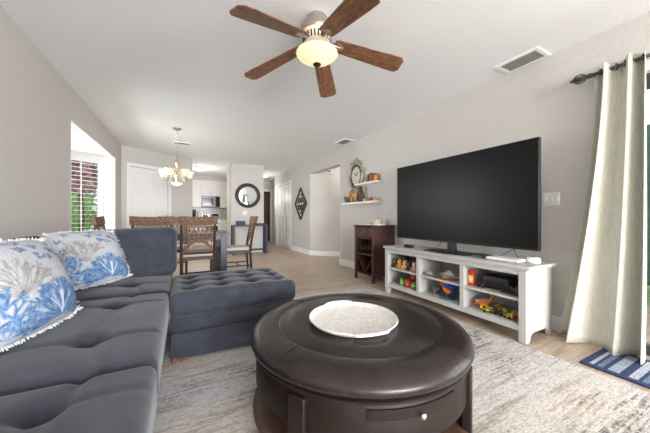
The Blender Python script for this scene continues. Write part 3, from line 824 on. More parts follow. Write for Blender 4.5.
critter('toy_monster', (2.45, 2.455, ZB + .001), .10, (186, 42, 44), (226, 120, 96), 'red toy creature in the lower left cubby beside the green frog')
critter('toy_monster', (2.45, 2.36, ZB + .001), .083, (120, 170, 70), (222, 206, 90), 'light green toy nearest the divider in the lower left cubby')
t = thing('toy_ball_stand', 'orange ball toy on a dark peg at the back of the lower left cubby', 'toy', (2.56, 2.47, ZB + .001))
MB().lathe([(.03, 0), (.03, .008), (.008, .012), (.008, .07), (0, .07)], 16).build('peg', shade((60, 50, 50)), t); MB().ball((0, 0, .098), .038).build('ball', shade((214, 84, 40)), t, smooth=180)
# middle upper cubby: model ships
def ship(loc, s, hull, deck, label, masts=2, rz=0):
    t = thing('model_ship', label, 'model ship', loc, rz)
    sec = [(-1.0, .04, .24), (-.8, .12, .20), (-.4, .19, .17), (.2, .20, .17), (.7, .17, .19), (.95, .10, .23)]
    b = MB(); vs = []
    for (y, hw, z) in sec: vs += [(-hw * s, y * s, z * s), (-hw * .55 * s, y * .94 * s, .03 * s), (hw * .55 * s, y * .94 * s, .03 * s), (hw * s, y * s, z * s)]
    fs = []
    for i in range(len(sec) - 1):
        o = i * 4
        fs += [(o, o + 1, o + 5, o + 4), (o + 1, o + 2, o + 6, o + 5), (o + 2, o + 3, o + 7, o + 6), (o + 3, o, o + 4, o + 7)]
    n = len(sec) * 4
    fs += [(3, 2, 1, 0), (n - 4, n - 3, n - 2, n - 1)]
    b.add(vs, fs).build('hull', shade(hull), t, smooth=60)
    MB().box(-.10 * s, .10 * s, -.1 * s, .6 * s, .16 * s, .30 * s).box(-.07 * s, .07 * s, .1 * s, .45 * s, .30 * s, .42 * s).build('deckhouse', shade(deck), t, .003)
    MB().box(-.13 * s, .13 * s, -.5 * s, -.35 * s, .0, .05 * s).box(-.13 * s, .13 * s, .45 * s, .6 * s, .0, .05 * s).build('cradle', shade((96, 72, 54)), t)
    for k in range(masts):
        y = (-.45 + .75 * k) * s
        MB().tube([(0, y, .17 * s), (0, y, (.95 - .15 * k) * s)], [.02 * s, .012 * s], 6).tube([(0, y - .22 * s, .62 * s), (0, y + .22 * s, .62 * s)], .012 * s, 5).build('mast', shade((70, 62, 58)), t)
    return t
ship((2.44, 2.095, ZS + .001), .115, (120, 116, 112), (176, 172, 166), 'grey model ship with tall masts in the upper middle cubby', 2, .1)
ship((2.56, 1.92, ZS + .001), .17, (214, 210, 204), (236, 232, 226), 'white model ship in the middle of the upper middle cubby', 1, -.1)
ship((2.44, 1.90, ZS + .001), .09, (150, 60, 44), (206, 150, 120), 'small red brown model boat in front of the white ship', 1, .2)
ship((2.48, 1.78, ZS + .001), .042, (120, 74, 50), (196, 160, 130), 'tiny brown model boat by the right divider of the upper middle cubby', 2, .5)
# middle lower cubby
quad('toy_dinosaur', (2.50, 2.10, ZB + .001), .15, (104, 92, 84), (72, 66, 64), 'grey brown dinosaur toy in the lower middle cubby', 'toy', 1.1, .8, .12)
t = thing('toy_bird', 'orange bird toy with spread blue wings on a teal base in the lower middle cubby', 'toy', (2.48, 1.93, ZB + .001), -.2)
MB().lathe([(0, 0), (.075, 0), (.08, .008), (.07, .020), (.03, .024), (0, .024)], 28).build('display_base', shade((52, 112, 130)), t)
MB().tube([(0, .05, .135), (-.012, .03, .125), (-.01, .0, .095), (0, -.03, .078), (0, -.065, .085)], [.014, .026, .040, .034, .010], 12).ball((-.01, .055, .138), .026).tube([(0, .005, .07), (0, .005, .02)], .008, 6).build('body', shade((226, 116, 36)), t, smooth=180)
for sgn in (-1, 1):
    wv = MB()
    for q in range(6):
        a = math.radians(35 + 18 * q)
        base = Vector((sgn * .022, -.005 - .008 * q, .105)); tip = base + Vector((sgn * .030 , -math.cos(a) * -.01 - .012 * q, math.sin(a) * .075 - .005 * q))
        tip = base + Vector((sgn * .035, -.03 + .09 * math.cos(a) * .9 - .03, .062 * math.sin(a)))
        wv.tube([base, base.lerp(tip, .6), tip], [.007, .012, .004], 6)
    wv.build('wing', shade((36, 70, 170)), t, smooth=180)
tl = MB()
for q in range(6):
    a = math.radians(-25 + 24 * q); tl.tube([(0, -.06, .085), (.006 * (q % 2), -.09, .085 + .022 * math.sin(a)), (0, -.06 - .055 * math.cos(a * .6), .085 + .06 * math.sin(a))], [.006, .010, .004], 6)
tl.build('tail_feathers', shade((28, 48, 128)), t, smooth=180)
MB().tube([(-.01, .075, .136), (-.012, .105, .128)], [.010, .001], 8).build('beak', shade((236, 190, 60)), t, smooth=180)
# near upper cubby
t = thing('snack_box', 'small red and yellow box standing at the left of the upper right cubby', 'box', (2.45, 1.637, ZS + .001), .15)
MB().box(-.018, .018, -.024, .024, 0, .15).build('carton', shade((196, 52, 40)), t, .002)
MB().box(-.0192, -.0178, -.0225, .0225, .030, .10).build('front_label', shade((232, 190, 84)), t); MB().ball((-.019, 0, .065), (.003, .016, .02)).build('printed_round_motif', shade((226, 214, 200)), t)
m_con = M('black_console_plastic', (40, 41, 45), .4)
t = thing('game_console', 'large black rounded console box in the upper right cubby', 'game console', (2.59, 1.45, ZS + .001), .06)
MB().puff(.10, .115, .055, 8, 10, 6, .02, None, (0, 0, .060)).build('case', m_con, t); MB().box(-.1012, -.099, -.09, .09, .05, .056).build('front_slot', BLK, t)
MB().box(-.08, .08, -.09, .09, 0, .006).build('rubber_feet', BLK, t)
t = thing('toy_camera_rig', 'dark blue and black toy machine at the right of the upper right cubby', 'toy', (2.50, 1.245, ZS + .012), -.1)
MB().puff(.07, .065, .03, 6, 6, 4, .012, None, (0, 0, .032)).build('body', M('dark_navy_plastic', (36, 40, 56), .4), t)
MB().tube([(-.06, -.02, .062), (-.02, -.02, .085), (.03, .0, .09), (.05, .03, .07)], .012, 8).build('hose', m_con, t, smooth=180)
MB().lathe([(.026, 0), (.028, .02), (.018, .03), (0, .03)], 20, Matrix.Translation((-.06, .03, .045)) @ Matrix.Rotation(-PI / 2, 4, 'Y')).build('lens', BLK, t)
t = thing('magazine', 'dark red magazine lying at the front right of the upper right cubby', 'magazine', (2.50, 1.285, ZS + .0005), .0)
MB().box(-.055, .075, -.085, .085, 0, .009).build('cover', shade((128, 52, 62)), t); MB().box(-.0535, .0745, -.0865, -.085, .002, .007).build('pages', shade((220, 214, 206)), t)
def car(loc, s, c, c2, label, rz=0):
    t = thing('toy_truck', label, 'toy', loc, rz)
    MB().box(-.22 * s, .22 * s, -.5 * s, .5 * s, .16 * s, .30 * s).box(-.20 * s, .20 * s, -.45 * s, .0 * s, .30 * s, .55 * s).build('body', shade(c), t, .003)
    MB().tube([(0, .05 * s, .32 * s), (0, .30 * s, .75 * s), (0, .62 * s, .55 * s)], .05 * s, 6).box(-.14 * s, .14 * s, .52 * s, .72 * s, .36 * s, .54 * s).build('loader_arm', shade(c), t, .002)
    MB().box(-.205 * s, .205 * s, -.40 * s, -.05 * s, .36 * s, .50 * s).build('windows', shade(c2), t)
    for y in (-.3, .3):
        for x in (-1, 1):
            MB().lathe([(.14 * s, -.05 * s), (.15 * s, 0), (.14 * s, .05 * s)], 16, Matrix.Translation((x * .24 * s, y * s, .151 * s)) @ RY90).build('wheel', BLK, t)
    return t
car((2.47, 1.555, ZS + .001), .065, (40, 38, 44), (150, 40, 50), 'small dark toy vehicle beside the red and yellow box', .3)
# near lower cubby
quad('toy_dragon', (2.50, 1.55, ZB + .001), .15, (206, 104, 42), (236, 220, 200), 'orange dragon toy with pale spikes in the lower right cubby', 'toy', 2.2, .8, .45)
trk = [(2.44, 1.475, .085, (222, 196, 44), 'yellow toy loader nearest the orange dragon in the lower right cubby', .4),
       (2.56, 1.43, .085, (206, 178, 40), 'yellow toy loader at the back of the lower right cubby', -.3),
       (2.45, 1.385, .08, (64, 62, 58), 'dark grey toy loader between two yellow ones in the lower right cubby', .2),
       (2.45, 1.305, .08, (214, 200, 60), 'yellow green toy loader right of the dark grey one', -.2),
       (2.52, 1.25, .09, (226, 200, 46), 'yellow toy loader at the right end of the lower right cubby', .3),
       (2.45, 1.225, .075, (150, 58, 48), 'red toy loader at the front right of the lower right cubby', .1)]
for x, y, s, c, lb, rz in trk: car((x, y, ZB + .001), s, c, (40, 42, 46), lb, rz)
for x, y, lb in ((2.57, 1.395, 'thin silver flag pole toy at the left of the loaders'), (2.57, 1.285, 'thin silver flag pole toy at the right of the loaders')):
    t = thing('toy_pole', lb, 'toy', (x, y, ZB + .001))
    MB().lathe([(.018, 0), (.018, .006), (.004, .009), (0, .009)], 14).build('pole_foot', BLK, t); MB().tube([(0, 0, .006), (-.012, .0, .155)], .0035, 6).build('pole', m_nickel, t)
random.seed(21)

# ------------------------------------------------------------------ wine cabinet
m_cherry = M('dark_cherry_wood', (64, 36, 28), .4, var=(5, .25, (6, 6, .7)), coat=.2)
m_cherry_d = M('dark_cherry_interior', (50, 30, 25), .5)
WX0, WX1, WY0, WY1, WH = 2.48, 2.895, 3.19, 3.67, .867
wc = thing('wine_cabinet', 'dark cherry wine cabinet with drawer, glass rack and cross bottle rack', 'cabinet', (WX0, WY0, 0))
wx, wy = WX1 - WX0, WY1 - WY0
MB().box(-.018, wx - .003, -.018, wy + .018, WH - .022, WH).build('top', m_cherry, wc, .004)
for y0 in (0, wy - .02): MB().box(.0, wx - .005, y0, y0 + .02, .09, WH - .022).build('side_panel', m_cherry, wc)
for x0 in (-.004, wx - .045):
    for y0 in (-.004, wy - .036): MB().box(x0, x0 + .04, y0, y0 + .04, 0, .846).build('leg', m_cherry, wc, .003)
MB().box(wx - .02, wx - .008, .02, wy - .02, .10, WH - .022).build('back_panel', m_cherry_d, wc)
for z in (.10, .405, .655): MB().box(.004, wx - .02, .02, wy - .02, z, z + .018).build('shelf', m_cherry, wc)
dw_ = MB().box(-.006, .012, .04, wy - .04, .685, .835).build('drawer', m_cherry, wc, .004)
cp = MB()
for i in range(9):
    a0_ = PI * i / 9; a1_ = PI * (i + 1) / 9
    cp.add([(-.006, wy / 2 + .032 * math.cos(a0_), .755 + .022 * math.sin(a0_)), (-.006, wy / 2 + .032 * math.cos(a1_), .755 + .022 * math.sin(a1_)), (-.026, wy / 2 + .026 * math.cos(a1_), .755 + .010 * math.sin(a1_)), (-.026, wy / 2 + .026 * math.cos(a0_), .755 + .010 * math.sin(a0_)),
            ], [(0, 1, 2, 3)])
cp.build('cup_pull', m_nickel, dw_)
# cross lattice
def xbar(y0, z0, y1, z1): MB().bar((.15, y0, z0), (.15, y1, z1), .26, .012).build('cross_divider', m_cherry, wc)
cw = wy - .04
xbar(.03, .398, wy / 2, .13); xbar(wy - .03, .398, wy / 2, .13)
# hanging rails and stemware
for k in range(5): MB().box(.02, wx - .03, .035 + k * .098, .047 + k * .098, .640, .655).build('glass_rail', m_cherry, wc)
m_glassware = bpy.data.materials.new('clear_glassware'); m_glassware.use_nodes = True
gb = m_glassware.node_tree.nodes['Principled BSDF']; gb.inputs['Base Color'].default_value = (1, 1, 1, 1); gb.inputs['Roughness'].default_value = .02; gb.inputs['Transmission Weight'].default_value = 1; gb.inputs['IOR'].default_value = 1.3
wg = thing('wine_glass', 'x', 'wine glass', (0, 0, 0), 0, 'wine glasses hanging in the wine cabinet')
MB().lathe([(.031, .0), (.031, -.004), (.004, -.010), (.004, -.075), (.014, -.088), (.030, -.115), (.033, -.14), (.029, -.165), (.0275, -.165), (.031, -.14), (.028, -.116), (.012, -.092), (0, -.09)], 24).build('bowl_and_stem', m_glassware, wg)
names = ['first', 'second', 'third', 'fourth']
for k in range(4):
    for j in range(2):
        lb = 'upside down stemmed glass in the %s row of the wine cabinet, %s from left' % ('front' if j == 0 else 'back', names[3 - k])
        g = wg if (k, j) == (0, 0) else dup(wg)
        g.location = (WX0 + .07 + .14 * j, WY0 + .09 + .098 * k, .6395); g['label'] = lb
# bottle in the rack (lying, neck to the front)
bo = thing('wine_bottle', 'dark wine bottle lying at the lower left of the cross rack', 'bottle', (WX0 + .07, WY1 - .075, .155))
mm_ = RY90
MB().lathe([(0, 0), (.014, 0), (.014, .07), (.034, .11), (.036, .13), (.036, .27), (0, .27)], 20, mm_).build('bottle_glass', M('dark_green_bottle', (26, 36, 28), .12), bo); MB().lathe([(0, -.004), (.0155, -.004), (.0155, .035), (.0142, .035)], 16, mm_).build('foil_cap', m_nickel, bo)
# things on top of the cabinet
t = thing('book', 'dark blue book lying on the wine cabinet', 'book', (2.60, 3.50, WH + .0005), .15)
MB().box(-.075, .075, -.11, .11, 0, .003).box(-.075, .075, -.11, .11, .023, .026).box(.072, .075, -.11, .11, .003, .023).build('cover', shade((44, 58, 84)), t); MB().box(-.072, .072, -.106, .106, .003, .023).build('pages', shade((222, 218, 208)), t)
t = thing('book', 'white book lying on the near side of the wine cabinet top', 'book', (2.66, 3.275, WH + .0005), -.05)
MB().box(-.08, .08, -.07, .07, 0, .003).box(-.08, .08, -.07, .07, .019, .022).box(.077, .08, -.07, .07, .003, .019).build('cover', shade((226, 230, 236)), t); MB().box(-.077, .077, -.067, .067, .003, .019).build('pages', shade((236, 232, 224)), t)
t = thing('ceramic_figurine', 'cream and gold ceramic pumpkin figurine on the wine cabinet', 'figurine', (2.73, 3.40, WH + .001))
b = MB()
for k in range(8):
    a = 2 * PI * k / 8; b.ball((.032 * math.cos(a), .032 * math.sin(a), .045), (.032, .032, .045), 10, 7)
b.build('body', shade((224, 208, 178)), t, smooth=180)
MB().tube([(0, 0, .08), (.005, .004, .10), (.014, .006, .112)], [.009, .007, .006], 8).build('stem', shade((150, 116, 60)), t); MB().ball((-.052, -.012, .05), (.012, .016, .016)).ball((-.04, .045, .05), (.012, .016, .016)).build('gold_flower', shade((206, 168, 80)), t, smooth=180)

# ------------------------------------------------------------------ floating shelves and what they hold
def shelf(y0, y1, z, d, label):
    t = thing('floating_shelf', label, 'shelf', (XR, (y0 + y1) / 2, z), 0, 'white floating shelves on the right wall')
    L2 = (y1 - y0) / 2
    MB().box(-d, -.001, -L2, L2, -.018, .018).build('shelf_board', m_white, t, .003)
    MB().box(-.03, -.001, -L2 + .02, L2 - .02, -.03, -.0175).build('wall_bracket', m_white, t)
    return t
shelf(3.50, 4.56, 1.245, .15, 'longer lower white floating shelf above the wine cabinet')
shelf(3.50, 4.12, 1.575, .13, 'shorter upper white floating shelf left of the television')
m_silver = M('antique_silver', (168, 164, 152), .35, .8, var=(30, .25))
ck = thing('ornate_wall_clock', 'ornate antique silver oval clock on the wall behind the floating shelves', 'clock', (XR - .02, 4.22, 1.76))
MW = Matrix(((0, 0, -1, 0), (1, 0, 0, 0), (0, -1, 0, 0), (0, 0, 0, 1)))  # local disc facing -X
MWs = MW
b = MB().ring(.21, .026, 56, 10, MWs, (0, 0, 0), 1.15)
for k in range(20):
    a = 2 * PI * k / 20; rr = .238 + .018 * (k % 2)
    p = MWs @ Vector((rr * math.cos(a), rr * 1.15 * math.sin(a), 0)); b.ball(p, (.018, .032, .032), 8, 6)
for z in (.29, -.29):
    b.ball((0, 0, z), (.02, .05, .05), 10, 7); b.ball((0, .06, z * .93), (.018, .035, .03), 8, 6); b.ball((0, -.06, z * .93), (.018, .035, .03), 8, 6)
b.build('ornate_frame', m_silver, ck, smooth=180)
MB().lathe([(0, -.01), (.15, -.01), (.15, .0), (0, .0)], 48, MWs @ Matrix.Diagonal((1, 1.15, 1, 1))).build('dial', M('aged_ivory_dial', (212, 206, 190), .5), ck)
MB().ring(.165, .012, 48, 8, MWs, (-.004, 0, 0), 1.15).build('inner_ring', M('dark_pewter', (84, 80, 74), .4, .7), ck)
h = MB().bar((-.004, 0, 0), (-.004, .05, .07), .010, .004).bar((-.004, 0, 0), (-.004, -.07, .07), .008, .004)
for k in range(12):
    a = 2 * PI * k / 12; h.bar((-.003, .118 * math.cos(a), .136 * math.sin(a)), (-.003, .138 * math.cos(a), .158 * math.sin(a)), .008, .004)
h.build('hands_and_markers', BLK, ck)
zl = 1.264
# animal figures and pumpkins on the lower shelf
def elephant(loc, s, c, label, rz=0):
    t = thing('elephant_figurine', label, 'figurine', loc, rz)
    b = MB().ball((0, 0, .55 * s), (.26 * s, .42 * s, .30 * s)).ball((0, .46 * s, .75 * s), (.19 * s, .21 * s, .22 * s))
    b.tube([(0, .62 * s, .72 * s), (0, .72 * s, .5 * s), (0, .72 * s, .3 * s), (0, .80 * s, .2 * s)], [.09 * s, .07 * s, .05 * s, .035 * s], 8)
    for x in (-.14, .14):
        for y in (-.26, .26): b.tube([(x * s, y * s, .5 * s), (x * s, y * s, .0)], [.12 * s, .105 * s], 8)
    b.build('body', shade(c), t, smooth=180)
    for x in (-1, 1): MB().ball((x * .22 * s, .40 * s, .76 * s), (.05 * s, .16 * s, .2 * s), 10, 7).build('ear', shade(c), t, smooth=180)
    return t
elephant((2.81, 4.40, zl), .13, (110, 98, 88), 'grey elephant figurine at the far left of the lower shelf', .2)
elephant((2.81, 4.16, zl), .22, (176, 140, 96), 'larger tan elephant figurine under the oval clock', .1)
t = thing('dark_figurine', 'dark brown upright animal figurine beside the tan elephant', 'figurine', (2.82, 3.955, zl), 0)
MB().tube([(0, 0, 0), (0, 0, .06), (0, .005, .14), (0, .0, .2)], [.05, .055, .042, .03], 12).ball((-.012, .01, .225), (.036, .036, .036)).build('body', shade((78, 60, 48)), t, smooth=180)
MB().ball((-.01, .03, .262), (.01, .012, .024), 8, 6).ball((-.01, -.012, .262), (.01, .012, .024), 8, 6).build('ears', shade((60, 46, 38)), t, smooth=180)
def pumpkin(loc, s, c, label):
    t = thing('small_pumpkin', label, 'decoration', loc, random.uniform(0, 3), 'small decorative pumpkins on the lower shelf')
    b = MB()
    for k in range(8):
        a = 2 * PI * k / 8; b.ball((.5 * s * math.cos(a), .5 * s * math.sin(a), .6 * s), (.52 * s, .52 * s, .6 * s), 10, 7)
    b.build('flesh', shade(c), t, smooth=180); MB().tube([(0, 0, 1.0 * s), (.1 * s, 0, 1.35 * s), (.25 * s, .05 * s, 1.5 * s)], [.15 * s, .12 * s, .1 * s], 7).build('stem', shade((120, 96, 60)), t)
for y, s, c, lb in ((3.86, .040, (224, 206, 176), 'cream pumpkin leftmost of the row on the lower shelf'), (3.77, .046, (196, 130, 66), 'light orange pumpkin second in the row on the lower shelf'), (3.665, .050, (150, 92, 48), 'brown orange pumpkin third in the row on the lower shelf'), (3.57, .040, (206, 160, 100), 'tan pumpkin at the near end of the lower shelf')):
    pumpkin((2.82, y, zl), s, c, lb)
t = thing('gift_box', 'brown gift box figurine with dark ribbon on the upper shelf', 'box', (2.835, 3.71, 1.594), .1)
MB().box(-.045, .045, -.07, .07, 0, .12).build('box_body', shade((150, 96, 58)), t, .004); MB().box(-.048, .048, -.015, .015, 0, .123).build('ribbon', shade((60, 40, 32)), t); MB().ball((0, .025, .135), (.02, .028, .016)).ball((0, -.025, .135), (.02, .028, .016)).build('bow', shade((96, 60, 40)), t, smooth=180)
t = thing('candle_jar', 'amber candle jar at the near end of the upper shelf', 'candle', (2.835, 3.58, 1.594)); MB().lathe([(0, 0), (.038, 0), (.04, .01), (.04, .085), (.032, .095), (0, .095)], 20).build('jar', shade((196, 132, 66)), t); MB().lathe([(0, .0955), (.034, .0955), (.034, .115), (0, .115)], 20).build('lid', shade((92, 58, 36)), t)

# diamond wall ornament
m_orn = M('bronze_ornament', (92, 82, 72), .5, .5, var=(40, .3))
dn = thing('diamond_wall_ornament', 'bronze diamond shaped openwork wall ornament', 'wall decor', (XR - .018, 6.93, 1.355))
W2, H2 = .40, .435
b = MB()
cor = [(0, 0, H2), (0, W2, 0), (0, 0, -H2), (0, -W2, 0)]
for k in range(4): b.bar(cor[k], cor[(k + 1) % 4], .05, .03)
b.build('outer_frame', m_orn, dn)
b = MB()
for cy_, cz_ in ((0, 0), (0, .2), (0, -.2), (.18, 0), (-.18, 0), (.1, .1), (-.1, .1), (.1, -.1), (-.1, -.1)):
    b.ring(.072, .013, 24, 6, MW, (0, cy_, cz_))
    for a in (0, PI / 2): b.bar((0, cy_ - .07 * math.cos(a), cz_ - .07 * math.sin(a)), (0, cy_ + .07 * math.cos(a), cz_ + .07 * math.sin(a)), .014, .014)
b.build('scrollwork', m_orn, dn)
m_pale = M('pale_mirror_chip', (206, 204, 198), .2, .6)
for cy_, cz_ in ((0, 0), (.16, 0), (-.16, 0), (0, .2), (0, -.2)): MB().lathe([(0, 0), (.045, 0), (.045, .008), (0, .008)], 16, MW, (-.004, cy_, cz_)).build('mirror_inset', m_pale, dn)

# switch plates and vents
def plate(loc, r, w, h, n, label):
    t = bpy.data.objects.new('switch_plate', None); C.objects.link(t); t.matrix_world = frame(loc, r, (0, 0, 1)); tag(t, label, 'light switch')
    MB().box(-w / 2, w / 2, -.006, -.0005, -h / 2, h / 2).build('cover_plate', m_wplastic, t, .002)
    for k in range(n):
        x = (k - (n - 1) / 2) * w / n; MB().box(x - .012, x + .012, -.011, -.006, -.02, .02).build('switch', m_white, t, .002)
plate((XR, 1.19, 1.155), (0, -1, 0), .125, .115, 3, 'white triple light switch plate between the television and the curtain')
plate((1.50, 7.56, 1.10), (1, 0, 0), .12, .115, 2, 'white switch plate under the round mirror')
m_vent = M('vent_metal', (150, 148, 138), .5, .2); m_ventd = M('vent_slot_shadow_gap', (70, 70, 66), .8)
def vent(loc, lx, ly, label):
    t = thing('ceiling_vent', label, 'air vent', loc, 0, 'ceiling air vents')
    MB().box(-lx / 2, lx / 2, -ly / 2, ly / 2, -.003, -.001).build('duct_shade_sheet', m_ventd, t)  # dark sheet painted as the shade between the blades
    b = MB().box(-lx / 2 - .03, lx / 2 + .03, -ly / 2 - .03, -ly / 2, -.012, -.0005).box(-lx / 2 - .03, lx / 2 + .03, ly / 2, ly / 2 + .03, -.012, -.0005)
    b.box(-lx / 2 - .03, -lx / 2, -ly / 2, ly / 2, -.012, -.0005).box(lx / 2, lx / 2 + .03, -ly / 2, ly / 2, -.012, -.0005).build('vent_frame', m_ceil, t)
    b = MB(); n = int(lx / .03)
    for k in range(n):
        x = -lx / 2 + lx * (k + .5) / n
        b.box(-.011, .011, -ly / 2, ly / 2, -.001, .001, Matrix.Translation((x, 0, -.008)) @ Matrix.Rotation(math.radians(30), 4, 'Y'))
    b.build('blades', m_vent, t)
vent((2.765, 1.36, H), .17, .29, 'ceiling air vent near the right wall above the television')
vent((2.74, 4.42, H), .17, .29, 'ceiling air vent above the floating shelves')
vent((-.02, 6.0, H), .25, .12, 'small ceiling vent behind the chandelier')
sm = thing('smoke_detector', 'small round white detector high in the side recess', 'detector', (3.02, 5.2, 2.06)) if 0 else None
# ------------------------------------------------------------------ dining set
m_tbl = M('slate_painted_wood', (70, 72, 84), .4)
m_tabletop = M('dark_glass_tabletop', (40, 42, 48), .12, spec=.6)
TX0, TX1, TY0, TY1 = -.85, .66, 4.28, 5.18
dt = thing('dining_table', 'dark slate dining table with square legs under the chandelier', 'table', ((TX0 + TX1) / 2, (TY0 + TY1) / 2, 0))
hw, hd = (TX1 - TX0) / 2, (TY1 - TY0) / 2
MB().box(-hw, hw, -hd, hd, .735, .755).build('tabletop', m_tabletop, dt, .004)
MB().box(-hw + .12, hw - .12, -hd + .08, -hd + .11, .655, .735).box(-hw + .12, hw - .12, hd - .11, hd - .08, .655, .735).box(-hw + .08, -hw + .11, -hd + .12, hd - .12, .655, .735).box(hw - .11, hw - .08, -hd + .12, hd - .12, .655, .735).build('apron', m_tbl, dt)
for sx in (-1, 1):
    for sy in (-1, 1):
        x, y = sx * (hw - .11), sy * (hd - .11); MB().box(x - .045, x + .045, y - .045, y + .045, 0, .735).build('leg', m_tbl, dt, .004)
m_dkw = M('dark_stained_chair_wood', (66, 46, 38), .45, var=(8, .25, (4, 4, .6)))
m_wick = M('woven_rattan', (108, 86, 70), .75, var=(46, .6, (1, 1, 2.2)), bump=(120, .8, (1, 1, 2)))
m_cush = M('oatmeal_seat_cushion', (204, 196, 184), .9, bump=(180, .2))
def make_chair(label):
    """dining chair facing +Y; back at -Y"""
    t = thing('dining_chair', label, 'chair', (0, 0, 0), 0, 'dining chairs with woven backs')
    def lean(z): return -.20 - .10 * max(0, (z - .45) / .55) ** 1.2
    zs = [0, .2, .45, .6, .75, .9, .985]
    for s in (-1, 1):
        MB().tube([(s * .205, -.23 if z < .1 else lean(z) - (.015 if z < .3 else 0), z) for z in zs], [.017, .019, .021, .020, .018, .017, .015], 8).build('back_post', m_dkw, t)
        MB().bar((s * .20, .20, 0), (s * .20, .20, .43), .036, .036).build('front_leg', m_dkw, t, .003)
    MB().box(-.225, .225, -.215, .225, .405, .445).build('seat_frame', m_dkw, t, .004)
    MB().puff(.215, .205, .03, 12, 12, 4, .022, None, (0, .012, .473)).build('seat_cushion', m_cush, t, smooth=180)
    # woven top band, curved
    b = MB(); n = 14
    def bandpt(i, z, dy): x = -.235 + .47 * i / n; return (x, lean(z) - .018 * (1 - (x / .235) ** 2) + dy, z + .012 * (x / .235) ** 2)
    for (z0, z1) in ((.88, .995),):
        vs = []
        for i in range(n + 1): vs += [bandpt(i, z0, -.02), bandpt(i, z1, -.02), bandpt(i, z1, .02), bandpt(i, z0, .02)]
        fs = [(0, 1, 2, 3), (n * 4 + 3, n * 4 + 2, n * 4 + 1, n * 4)]
        for i in range(n):
            o = i * 4
            for k in range(4): fs.append((o + k, o + 4 + k, o + 4 + (k + 1) % 4, o + (k + 1) % 4))
        b.add(vs, fs)
    for r in range(6):
        z = .89 + .019 * r; b.tube([bandpt(i, z, -.021) for i in range(n + 1)], .0095, 6); b.tube([bandpt(i, z, .021) for i in range(n + 1)], .0095, 6)
    b.build('woven_top_band', m_wick, t)
    # open lattice below the band
    b = MB()
    def lp(x, z): return (x, lean(z) - .016 * (1 - (x / .2) ** 2), z)
    for k in range(7):
        x = -.165 + .055 * k
        zl_ = .50 + .175 * math.sqrt(max(0, 1 - (x / .165) ** 2)) if abs(x) < .16 else .50
        b.tube([lp(x, zl_ + (.885 - zl_) * q / 4) for q in range(5)], .0065, 5)
    for k in range(5):
        z = .865 - .048 * k; b.tube([lp(x, z) for x in np.linspace(-.195, .195, 7)], .006, 5)
    for k in range(-4, 6):
        for sgn in (-1, 1):
            pts = []
            for q in range(7):
                z = .64 + .24 * q / 6; x = sgn * (-.055 * 2 + .055 * k + .24 * q / 6 * .6)
                if abs(x) < .19: pts.append(lp(x, z))
            if len(pts) > 1: b.tube(pts, .005, 4)
    b.build('woven_lattice', m_wick, t)
    b = MB()
    for rr in (.150, .172): b.tube([lp(rr * math.cos(a), .50 + (rr + .01) * math.sin(a)) for a in np.linspace(0, PI, 15)], .011, 6)
    b.build('arched_rail', m_wick, t)
    MB().tube([lp(x, .50) for x in np.linspace(-.2, .2, 5)], .016, 6).build('lower_rail', m_dkw, t)
    for s in (-1, 1): MB().bar((s * .2, -.22, .2), (s * .2, .19, .2), .02, .024).build('side_stretcher', m_dkw, t)
    MB().bar((-.19, -.02, .2), (.19, -.02, .2), .02, .024).build('cross_stretcher', m_dkw, t)
    return t
ch = make_chair('woven-back dining chair at the near side of the table, right of its neighbour')
ch.location = (.185, 4.29, 0)
dup(ch, (-.36, 4.33, 0), .06, 'woven-back dining chair at the near side of the table behind the upright blue cushion')
dup(ch, (.79, 4.72, 0), PI / 2 - .06, 'woven-back dining chair at the right end of the table, seen side on')
dup(ch, (-.76, 4.80, 0), -PI / 2 + .0, 'woven-back dining chair at the left end of the table beside the bay window')
dup(ch, (-.15, 5.30, 0), PI, 'woven-back dining chair on the far side of the table, seen between the near two')

# ------------------------------------------------------------------ chandelier
m_brush = M('warm_brushed_nickel', (196, 184, 160), .3, .9)
m_shade = M('frosted_lamp_glass', (240, 222, 200), .5, emit=((255, 226, 190), .10))
m_bulb = M('lit_bulb', (255, 250, 240), .5, emit=((255, 240, 215), 1.6))
cx_, cy_ = -.087, 5.02
cl = thing('chandelier', 'five-arm nickel chandelier with frosted cup shades over the dining table', 'chandelier', (cx_, cy_, 0))
MB().lathe([(0, 2.439), (.065, 2.439), (.065, 2.425), (.03, 2.405), (.012, 2.40), (0, 2.40)], 24).build('canopy', m_brush, cl)
b = MB()
for k in range(16):
    z = 2.395 - k * .024; b.ring(.011, .003, 12, 5, Matrix.Translation((0, 0, z)) @ Matrix.Rotation(PI / 2 * (k % 2), 4, 'Z') @ RX90)
b.build('chain', m_brush, cl)
MB().lathe([(0, 2.01), (.008, 2.01), (.010, 1.92), (.026, 1.90), (.028, 1.86), (.014, 1.83), (.016, 1.72), (.032, 1.69), (.03, 1.65), (.012, 1.62), (.018, 1.56), (.010, 1.535), (0, 1.53)], 24).build('centre_column', m_brush, cl)
for k in range(5):
    a = 2 * PI * k / 5 + .35
    def rp(r, z): return (r * math.cos(a), r * math.sin(a), z)
    MB().tube([rp(.02, 1.80), rp(.06, 1.74), rp(.09, 1.64), rp(.13, 1.585), rp(.18, 1.59), rp(.205, 1.625)], .0075, 8).build('arm', m_brush, cl)
    m_ = Matrix.Translation(rp(.205, 1.625))
    hd_ = MB().lathe([(.0, -.012), (.024, -.008), (.022, .02), (.018, .024), (0, .024)], 16, m_).build('shade_holder', m_brush, cl)
    MB().lathe([(.024, .02), (.042, .045), (.052, .085), (.062, .115), (.066, .125), (.062, .125), (.058, .114), (.048, .085), (.038, .048), (.022, .024)], 24, m_).build('cup_shade', m_shade, cl)
    MB().ball(rp(.205, 1.70), (.02, .02, .026), 12, 8).build('bulb', m_bulb, cl)
